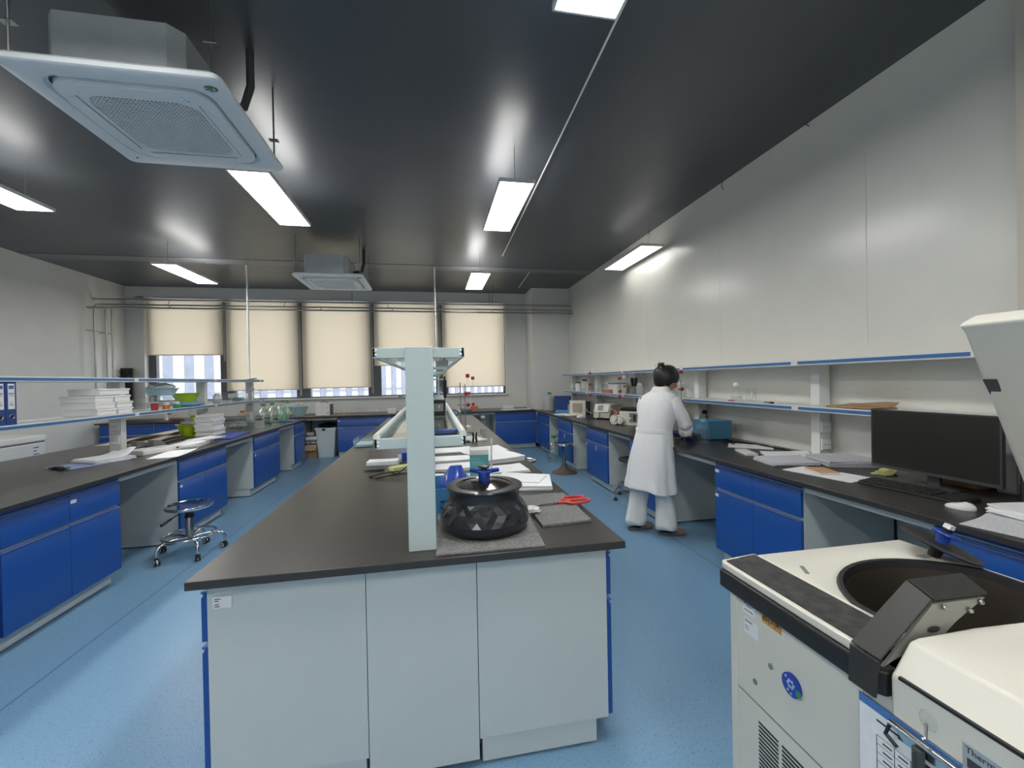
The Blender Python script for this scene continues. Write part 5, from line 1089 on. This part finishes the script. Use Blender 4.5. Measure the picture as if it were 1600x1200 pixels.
# ================================================================== STOOLS
def wheeled_stool():
    t = thing('lab_stool', 'chrome wheeled stool with footring in front of the left bench', 'stool', (-2.17,4.26,0), rad(20))
    s = link('seat', MB().lathe([(.001,.428),(.14,.428),(.165,.432),(.178,.445),(.183,.437),(.178,.420),(.16,.412),(.03,.408)], n=40, caps=False), CHROME, t, smooth=60)
    link('seat_spindle', MB().lathe([(.03,.36),(.05,.40),(.05,.412)], n=16), BLACK, t); link('gas_rod', MB().tube([(0,0,.33),(0,0,.40)], .014, 14), CHROME, t)
    link('column', MB().lathe([(.033,.12),(.033,.345),(.03,.35)], n=20), STEEL, t); link('column_collar', MB().lathe([(.036,.33),(.036,.35)], n=20), BLACK, t)
    lv = link('lever', MB().tube([(-.03,-.03,.40),(-.12,-.13,.36)], .005, 8), BLACK, t); link('lever_grip', MB().tube([(-.11,-.12,.365),(-.17,-.185,.335)], [.009,.013], 10), BLACK, lv)
    link('foot_ring', MB().tube([(.20*cos(k*2*pi/36),.20*sin(k*2*pi/36),.175) for k in range(36)], .0105, 10, True), CHROME, t)
    for k in range(5):
        a = k*2*pi/5; c, s_ = cos(a), sin(a); f = lambda r, z: (r*c, r*s_, z)
        lg = link('leg', MB().tube([f(.02,.15),f(.10,.165),f(.19,.163),f(.235,.15),f(.26,.115),f(.262,.065)], .0135, 10), CHROME, t)
        x, y = .262*c, .262*s_; b = a+.9+k*1.7; u = Vector((cos(b),sin(b),0)); ctr = Vector((x,y,.028))+Vector((-u.y,u.x,0))*.018
        w_ = link('wheel', MB().tube([ctr-u*.020, ctr-u*.006], .028, 18).tube([ctr+u*.006, ctr+u*.020], .028, 18).box(x-.012,y-.012,.03,x+.012,y+.012,.066), BLACK, lg)
        link('wheel_rim', MB().tube([ctr-u*.0215, ctr+u*.0215], .019, 18), WHITE, w_); link('hub_cap', MB().tube([ctr-u*.0225, ctr+u*.0225], .013, 16), GREYP, w_)
    return t
wheeled_stool()
def iron_stool(label, loc, h):
    t = thing('lab_stool', label, 'stool', loc, .3, 'cast-iron based lab stools')
    link('base', MB().lathe([(.205,0),(.207,.008),(.19,.018),(.12,.045),(.06,.085),(.042,.12),(.03,.13)], n=40), BROWN, t); link('sleeve', MB().lathe([(.03,.12),(.03,.29)], n=18), STEEL, t); link('rod', MB().tube([(0,0,.28),(0,0,h-.03)], .018, 14), STEEL, t)
    link('seat', MB().lathe([(.001,h-.012),(.12,h-.012),(.145,h-.006),(.155,h),(.16,h-.008),(.155,h-.028),(.03,h-.034)], n=36, caps=False), CHROME, t, smooth=60)
    link('lever', MB().tube([(-.02,-.02,h-.04),(-.09,-.10,h-.10)], .008, 8), BLACK, t)
    return t
st = iron_stool('iron-base stool with brown cone foot in front of the far right bench', (2.06,6.55,0), .47)
copy_tree(st, 'stool mostly hidden behind the right edge of the centre bench', (1.14,5.35,0), .8)
t = thing('lab_stool', 'chrome stool with gliding feet half hidden behind the person', 'stool', (2.43,4.90,0), .25)
link('seat', MB().lathe([(.001,.488),(.14,.488),(.16,.492),(.17,.50),(.175,.49),(.17,.472),(.03,.466)], n=36, caps=False), mat('dark seat top', (.12,.12,.12), .3, metal=.6), t, smooth=60); link('rod', MB().tube([(0,0,.35),(0,0,.47)], .015, 12), STEEL, t); link('column', MB().lathe([(.026,.15),(.026,.37)], n=16), STEEL, t); link('lever', MB().tube([(.02,-.01,.45),(.08,-.03,.36)], .006, 8), BLACK, t)
link('foot_ring', MB().tube([(.18*cos(k*2*pi/30),.18*sin(k*2*pi/30),.17) for k in range(30)], .011, 8, True), CHROME, t)
for k in range(5):
    a = k*2*pi/5+.4; c, s_ = cos(a), sin(a); f = lambda r, z: (r*c, r*s_, z)
    lg = link('leg', MB().tube([f(.02,.16),f(.12,.165),f(.2,.15),f(.235,.11),f(.235,.03)], .0125, 8), CHROME, t); link('glide', MB().lathe([(.028,0),(.03,.008),(.014,.02),(.014,.035)], f(.235,0), 14), BLACK, lg)

# ================================================================== PERSON (back to the camera, at the right bench)
pr_ = thing('person', 'person in long white lab coat with clipped black hair, bending over the right bench', 'person', (2.09,3.74,0), -rad(60))
# local axes: +y faces the bench, +x is the person's right
def skin_body():
    J = {}; V = []; E_ = []; Rr = []
    def add(n, p, r, par=None):
        J[n] = len(V); V.append(p); Rr.append(r)
        if par: E_.append((J[par], J[n]))
    add('pelvis', (-.03,0,.90), (.13,.10)); add('waist', (-.015,.03,1.04), (.115,.09), 'pelvis'); add('chest', (0,.06,1.19), (.125,.095), 'waist'); add('upper', (0,.085,1.30), (.085,.06), 'chest')
    add('neck0', (.005,.115,1.365), (.052,.052), 'upper'); add('neck1', (.012,.15,1.42), (.047,.048), 'neck0')
    for s, n, el, wr, hd in ((1,'r',(.225,.155,1.06),(.205,.23,.96),(.205,.30,.92)), (-1,'l',(-.200,.15,1.08),(-.10,.32,.96),(-.045,.38,.92))):
        add('sh'+n, (s*.135,.08,1.275), (.045,.045), 'upper'); add('um'+n, ((s*.135+el[0])/2+s*.012,(.08+el[1])/2,(1.275+el[2])/2), (.046,.046), 'sh'+n)
        add('el'+n, el, (.040,.040), 'um'+n); add('wr'+n, wr, (.027,.027), 'el'+n); add('hd'+n, hd, (.034,.026), 'wr'+n)
    for s, n, kn, an in ((1,'r',(.09,.06,.48),(.085,.05,.085)), (-1,'l',(-.165,.01,.48),(-.205,-.03,.085))):
        add('hip'+n, (-.03+s*.085,0,.84), (.095,.095), 'pelvis'); add('kn'+n, kn, (.056,.058), 'hip'+n); add('an'+n, an, (.036,.038), 'kn'+n)
        fa = rad(-48 if n == 'r' else -30); fx, fy = -sin(fa), cos(fa)
        add('ft'+n, (an[0]+fx*.08, an[1]+fy*.08, .05), (.038,.03), 'an'+n); add('to'+n, (an[0]+fx*.16, an[1]+fy*.16, .04), (.032,.018), 'ft'+n)
    me = bpy.data.meshes.new('body'); me.from_pydata(V, E_, []); me.materials.append(SKIN)
    o = bpy.data.objects.new('body', me); COL.objects.link(o); o.parent = pr_
    m = o.modifiers.new('skin', 'SKIN'); m.use_smooth_shade = True
    sv = me.skin_vertices[0].data
    for i, r in enumerate(Rr): sv[i].radius = r
    sv[0].use_root = True
    s = o.modifiers.new('sub', 'SUBSURF'); s.levels = 2; s.render_levels = 2
    return o
# head is part of the same body mesh: sculpted rings joined on the neck
def build_body():
    o = skin_body()
    dg = bpy.context.evaluated_depsgraph_get(); ev = o.evaluated_get(dg); tmp = bpy.data.meshes.new_from_object(ev)
    v = [tuple(q.co) for q in tmp.vertices]; f = [tuple(p.vertices) for p in tmp.polygons]
    bpy.data.objects.remove(o)
    mb = MB(); mb.v = v; mb.f = f
    M = HEAD
    hd = MB(); rows = []; n = 24; m = 18
    for i in range(m+1):
        ph = pi*i/m; row = []
        for k in range(n):
            a = 2*pi*k/n; x, y, z = sin(ph)*sin(a), sin(ph)*cos(a), -cos(ph)      # y = face direction
            X = x*.074*(1-.18*max(0,-z)); Y = y*.094+.006*(z > 0); Zz = z*.112
            if z < -.1 and y > 0: Y += .012*y*min(1,-z*1.4)                      # jaw
            if z < -.3 and y < 0: Y *= 1+.35*z                                     # nape
            front = max(0, y-.80)/.20
            if front > 0:
                Y += .020*front*math.exp(-(x/.14)**2)*math.exp(-((z+.18)/.17)**2)  # nose
                Y += .005*front*math.exp(-(x/.3)**2)*math.exp(-((z+.55)/.08)**2)   # lips
                for e in (-1,1): Y -= .008*front*math.exp(-((x-e*.36)/.16)**2)*math.exp(-((z-.02)/.10)**2)
            row.append(tuple(M @ Vector((X,Y,Zz))))
        rows.append(row)
    hd.rings(rows); mb.add(hd.v, hd.f)
    for e in (-1,1):                                                             # ears
        er = MB().ball((0,0,0), .03, (.35,.6,1), 12, 8); mb.add([M @ (Vector(q)+Vector((e*.074,-.008,-.01))) for q in er.v], er.f)
    return link('body', mb, SKIN, pr_, smooth=70)
HEAD = Matrix.Translation((.035,.175,1.485)) @ Matrix.Rotation(rad(-45), 4, 'Z') @ Matrix.Rotation(rad(-28), 4, 'X') @ Matrix.Scale(1.09, 4)
body = build_body()
for e in (-1,1):
    eye = MB().ball((0,0,0), .0105, n=12, m=8); eye.v = [tuple(HEAD @ (Vector(q)+Vector((e*.028,.080,.002)))) for q in eye.v]; link('eye', eye, mat('eye white', (.7,.68,.65), .3), pr_)
    ir = MB().ball((0,0,0), .0055, n=10, m=6); ir.v = [tuple(HEAD @ (Vector(q)+Vector((e*.028,.0875,.0)))) for q in ir.v]; link('iris', ir, HAIR, pr_)
    bw_ = MB().tube([(e*.014,.094,.024),(e*.03,.092,.029),(e*.046,.082,.024)], .003, 6); bw_.v = [tuple(HEAD @ Vector(q)) for q in bw_.v]; link('eyebrow', bw_, HAIR, pr_)
lp = MB().tube([(-.018,.098,-.062),(0,.1045,-.060),(.018,.098,-.062)], .004, 8); lp.v = [tuple(HEAD @ Vector(q)) for q in lp.v]
link('lips', lp, mat('lip tone', (.42,.14,.12), .5), pr_)
# hair: cap over crown, sides and nape, gathered up at the back under a claw clip
rows = []; n = 32; m = 20
for i in range(m+1):
    ph = pi*i/m*.99+.01; row = []
    for k in range(n):
        a = 2*pi*k/n; x, y, z = sin(ph)*sin(a), sin(ph)*cos(a), cos(ph)
        s = 1+.012*sin(9*a+3*z)+.012*sin(17*a)
        X = x*.089*s; Y = y*.108*s-.006; Zz = z*.122*s+.006
        Y -= .028*max(0,-y)*math.exp(-((z-.25)/.5)**2)                            # volume behind
        lim = -.10 if y > .45 else (-.55 if y > -.1 else -.88)                    # hairline: forehead, sides, nape
        lim = .30 if y > .72 else lim
        if z < lim: q = .112*lim+.004; Zz = max(Zz, q) if z < lim else Zz; shr = max(.25, 1-(lim-z)*1.3); X *= shr; Y = Y*shr if y <= .45 else Y*shr
        row.append(tuple(HEAD @ Vector((X,Y,Zz))))
    rows.append(row)
hair = link('hair', MB().rings(rows), HAIR, pr_, smooth=60)
bun = MB().ball((0,0,0), .045, (1.3,.8,1.15), 18, 12); R = random.Random(4)
bun.v = [tuple(HEAD @ (Vector(q)*(1+.10*R.uniform(-1,1))+Vector((0,-.088,.055)))) for q in bun.v]; link('hair_bun', bun, HAIR, pr_, smooth=60)
for k in range(5):
    st_ = MB().tube([(0.02*(k-2),-.10,.07),(.028*(k-2),-.115,.10),(.036*(k-2),-.10,.108+.006*(k%2))], [.012,.008,.003], 6); st_.v = [tuple(HEAD @ Vector(q)) for q in st_.v]; link('hair_wisp', st_, HAIR, pr_)
cm = mat('cream claw clip', (.70,.66,.45), .35)
clp = MB().tube([(-.012,-.130,.135),(-.022,-.142,.105),(-.006,-.146,.075)], [.005,.007,.004], 8).tube([(.012,-.130,.135),(.02,-.142,.108),(.03,-.138,.085)], [.005,.006,.003], 8).tube([(-.03,-.138,.098),(.03,-.138,.118)], .006, 8)
clp.v = [tuple(HEAD @ (Vector(q)+Vector((0,0,-.025)))) for q in clp.v]; link('hair_clip', clp, cm, pr_, label='cream claw hair clip')
# lab coat
RC = random.Random(3)
prof = [(.435,-.035,-.015,.246,.198),(.45,-.035,-.015,.248,.200),(.56,-.033,-.01,.235,.186),(.70,-.03,-.002,.222,.172),(.82,-.026,.008,.203,.158),(.93,-.02,.02,.186,.142),(.985,-.017,.027,.177,.134),(1.0,-.016,.029,.175,.132),(1.03,-.014,.033,.178,.133),(1.12,-.008,.047,.186,.134),(1.20,-.003,.06,.192,.130),(1.26,0,.071,.188,.122),(1.30,.002,.080,.180,.112),(1.33,.004,.088,.158,.100),(1.352,.006,.096,.122,.086),(1.37,.008,.104,.090,.074)]
rows = []; n = 72
dense = []
for i in range(len(prof)-1):
    st_n = 4 if prof[i+1][0]-prof[i][0] > .05 else 2
    for j in range(st_n):
        u = j/st_n; dense.append([prof[i][q]*(1-u)+prof[i+1][q]*u for q in range(5)])
dense.append(prof[-1])
for (z, cx, cy, rx, ry) in dense:
    row = []
    for k in range(n):
        a = 2*pi*k/n; t_ = max(0, (1.0-z)/.57)                                    # fullness grows to the hem
        f = 1+.042*t_*sin(7*a+1.2+.8*z)+.030*t_*sin(12*a+4*z)+.010*sin(5*a+22*z)*math.exp(-((z-1.08)/.16)**2)+.007*sin(23*z+3*a)*(.3+t_)+.006*sin(41*z-5*a)*(.4+t_)
        x, y = cos(a), sin(a); e = .88
        X = cx+rx*f*math.copysign(abs(x)**e, x); Y = cy+ry*f*math.copysign(abs(y)**e, y)*(.72 if y > 0 and z < 1.0 else (.72+.28*min(1,(z-1.0)/.15) if y > 0 else 1))
        if abs(x) < .10 and y < 0: Y += .006*(1-abs(x)/.10)                        # centre back seam
        zz = z + (.03*(1-z)*(-x)*.6 if z < .6 else 0)+(.012*sin(3*a) if z < .46 else 0)
        row.append((X, Y, zz))
    rows.append(row)
coat = link('lab_coat', MB().rings(rows, caps=False), COATM, pr_, smooth=60); sd = coat.modifiers.new('cloth', 'SOLIDIFY'); sd.thickness = .004
sub = coat.modifiers.new('sub', 'SUBSURF'); sub.levels = 1; sub.render_levels = 1
col = []
for z, rx, ry, cy in ((1.345,.090,.074,.102),(1.375,.078,.068,.110),(1.402,.072,.062,.120),(1.40,.080,.070,.118),(1.37,.092,.080,.106),(1.345,.108,.088,.10)):
    col.append([(.008+rx*cos(2*pi*k/36), cy+ry*sin(2*pi*k/36), z+(.012 if sin(2*pi*k/36) < 0 else -.014*sin(2*pi*k/36))) for k in range(36)])
link('collar', MB().rings(col, caps=False), COATM, pr_, smooth=60)
bl_ = []
for z, g in ((.975,.003),(.978,.009),(1.012,.009),(1.015,.003)):
    bl_.append([(-.016+(.176+g)*math.copysign(abs(cos(a))**.88,cos(a)), .029+(.133+g)*math.copysign(abs(sin(a))**.88,sin(a)), z+.004*sin(4*a)) for a in [rad(205+130*k/20) for k in range(21)]])
mbb = MB()
for i in range(3):
    nb = len(mbb.v); mbb.v += bl_[i]+bl_[i+1]; mbb.f += [(nb+k,nb+k+1,nb+22+k,nb+21+k) for k in range(20)]
link('back_belt', mbb, COATM, pr_, smooth=60)
def sleeve(s, el, wr, name='sleeve'):
    sh = Vector((s*.132,.078,1.285)); el = Vector(el); wr = Vector(wr); rows = []; n = 28
    path = []
    for i in range(9): u = i/8; path.append((sh.lerp(el, u)+Vector((s*.014*sin(pi*u),-.012*sin(pi*u),0)), .078-.018*u if u > .12 else .072))
    for i in range(1, 9): u = i/8; path.append((el.lerp(wr, u), .062-.012*u))
    path[8] = (el+Vector((s*.008,-.012,-.006)), .064)
    pts = [p for p, _ in path]; prev = None
    for i, (p, r) in enumerate(path):
        tg = (pts[min(i+1,len(pts)-1)]-pts[max(i-1,0)]).normalized()
        u_ = (prev-tg*prev.dot(tg)).normalized() if prev else tg.cross(Vector((0,1,.2))).normalized(); prev = u_; v_ = tg.cross(u_)
        rows.append([tuple(p+(u_*cos(2*pi*k/n)+v_*sin(2*pi*k/n))*r*(1+.05*sin(3*2*pi*k/n+i*1.7)+.04*sin(i*2.3+2*pi*k/n))) for k in range(n)])
    o = link(name, MB().rings(rows, caps=False), COATM, pr_, smooth=60); q = o.modifiers.new('cloth', 'SOLIDIFY'); q.thickness = .004
    q = o.modifiers.new('sub', 'SUBSURF'); q.levels = 1; q.render_levels = 1
    tg = (wr-el).normalized(); u_ = tg.cross(Vector((0,0,1))).normalized(); v_ = tg.cross(u_); cf = []
    for d_, r in ((-.055,.056),(-.05,.064),(0,.062),(.012,.058),(.012,.050),(-.01,.046)):
        cf.append([tuple(wr+tg*d_+(u_*cos(2*pi*k/n)+v_*sin(2*pi*k/n))*r*(1+.05*sin(4*2*pi*k/n))) for k in range(n)])
    link('cuff', MB().rings(cf, caps=False), COATM, pr_, smooth=60)
ELR, WRR = (.225,.155,1.06), (.200,.205,.975); ELL, WRL = (-.200,.15,1.08), (-.115,.305,.97)
sleeve(1, ELR, WRR); sleeve(-1, ELL, WRL)
# gloved hands: palm plus five fingers each, resting on the bench things
def glove(s, wr, fw):
    wr = Vector(wr); fw = Vector(fw).normalized(); up = Vector((0,0,1)); sd_ = fw.cross(up).normalized()*s; nm = sd_.cross(fw).normalized()*s
    nm = up-(fw*up.dot(fw)); nm.normalize(); mb = MB()
    def at(f, sd2, n_): return tuple(wr+fw*f+sd_*sd2+nm*n_)
    rows = []
    for f, w_, h_ in ((-.05,.030,.028),(-.02,.030,.024),(.0,.030,.019),(.03,.038,.017),(.065,.042,.015),(.085,.040,.012)):
        rows.append([tuple(wr+fw*f+sd_*w_*cos(a)+nm*h_*sin(a)) for a in [2*pi*k/16 for k in range(16)]])
    mb.rings(rows)
    for off, L_ in ((-.030,.060),(-.010,.074),(.011,.080),(.031,.070)):
        mb.tube([at(.07,off,0), at(.07+L_*.4,off*1.15,.006), at(.07+L_*.75,off*1.2,-.008), at(.07+L_,off*1.2,-.026)], [.0100,.0096,.0088,.0065], 10)
    mb.tube([at(.01,-.028,-.004), at(.035,-.052,-.008), at(.062,-.060,-.016), at(.085,-.055,-.024)], [.0125,.0112,.0100,.0070], 10)
    o = link('glove', mb, GLOVE, pr_, smooth=70, label='blue-violet gloved hand'); return o
glove(1, (.195,.240,.935), (-.12,.75,-.35)); glove(-1, (-.075,.352,.938), (.45,.75,-.20))
# trousers, wide and straight, breaking over the slippers
def trouser(s, top, an):
    rows = []; n = 32; top = Vector(top); an = Vector(an)
    for i in range(15):
        u = i/14; c = top.lerp(an, u); r = .105-.018*u if u < .75 else .0915+.012*(u-.75)*4
        z = c.z
        row = []
        for k in range(n):
            a = 2*pi*k/n; f = 1+.05*sin(3*a+9*u)+.035*sin(5*a-14*u)*(.3+u)+.03*sin(26*u+2*a)*max(0,u-.55)
            row.append((c.x+r*f*cos(a)*.95, c.y+r*f*sin(a)*1.0, z+(.02*cos(a+1) if i == 14 else 0)))
        rows.append(row)
    o = link('trouser_leg', MB().rings(rows, caps=False), TROUS, pr_, smooth=60); q = o.modifiers.new('cloth', 'SOLIDIFY'); q.thickness = .004
trouser(1, (.055,.03,.84), (.080,.045,.050)); trouser(-1, (-.115,-.005,.84), (-.208,-.035,.050))
def slipper(an, deg):
    a = rad(deg); M = Matrix.Translation((an[0],an[1],0)) @ Matrix.Rotation(a, 4, 'Z')
    def outl(sc, z, wob=1): return [tuple(M @ Vector(((.042+.010*sin(t_)*(1 if sin(t_) > 0 else .3))*cos(t_)*sc, .06+.128*sin(t_)*sc, z))) for t_ in [2*pi*k/24 for k in range(24)]]
    link('slipper_sole', MB().rings([outl(.97,.001), outl(1.0,.008), outl(1.0,.022), outl(.96,.028)]), mat('grey slipper sole', (.13,.10,.10), .8), pr_, smooth=50)
    up_ = []
    for f in range(7):
        yy = .045+.023*f; w_ = .046-.0025*max(0,f-3)**1.5; h_ = .062-.004*f
        up_.append([tuple(M @ Vector((w_*cos(b), yy, .02+h_*sin(b)))) for b in [pi*k/12 for k in range(13)]])
    mb = MB(); nr = 13
    for i in range(6):
        nb = len(mb.v); mb.v += up_[i]+up_[i+1]; mb.f += [(nb+k,nb+k+1,nb+nr+k+1,nb+nr+k) for k in range(nr-1)]
    nb = len(mb.v); mb.v += up_[6]; mb.f.append(tuple(range(nb, nb+nr)))
    o = link('slipper_upper', mb, mat('grey felt slipper', (.20,.17,.165), .9), pr_, smooth=60); q = o.modifiers.new('cloth', 'SOLIDIFY'); q.thickness = .004
slipper((.075,.035), -48); slipper((-.205,-.055), -32)

# stray cable ends hanging at the top of the right wall
for y, l, lab in ((4.05,.10,'longest stray cable end hanging at the top of the right wall'),(3.0,.04,'short stray cable end at the top of the right wall, nearer the camera'),(5.6,.05,'short stray cable end at the top of the right wall above the lamp')):
    solo('cable_end', MB().tube([(0,0,0),(-.01,.01,-l*.5),(.004,-.006,-l)], .004, 6), BLACK, lab, 'cable', (XR-.02,y,ZC))
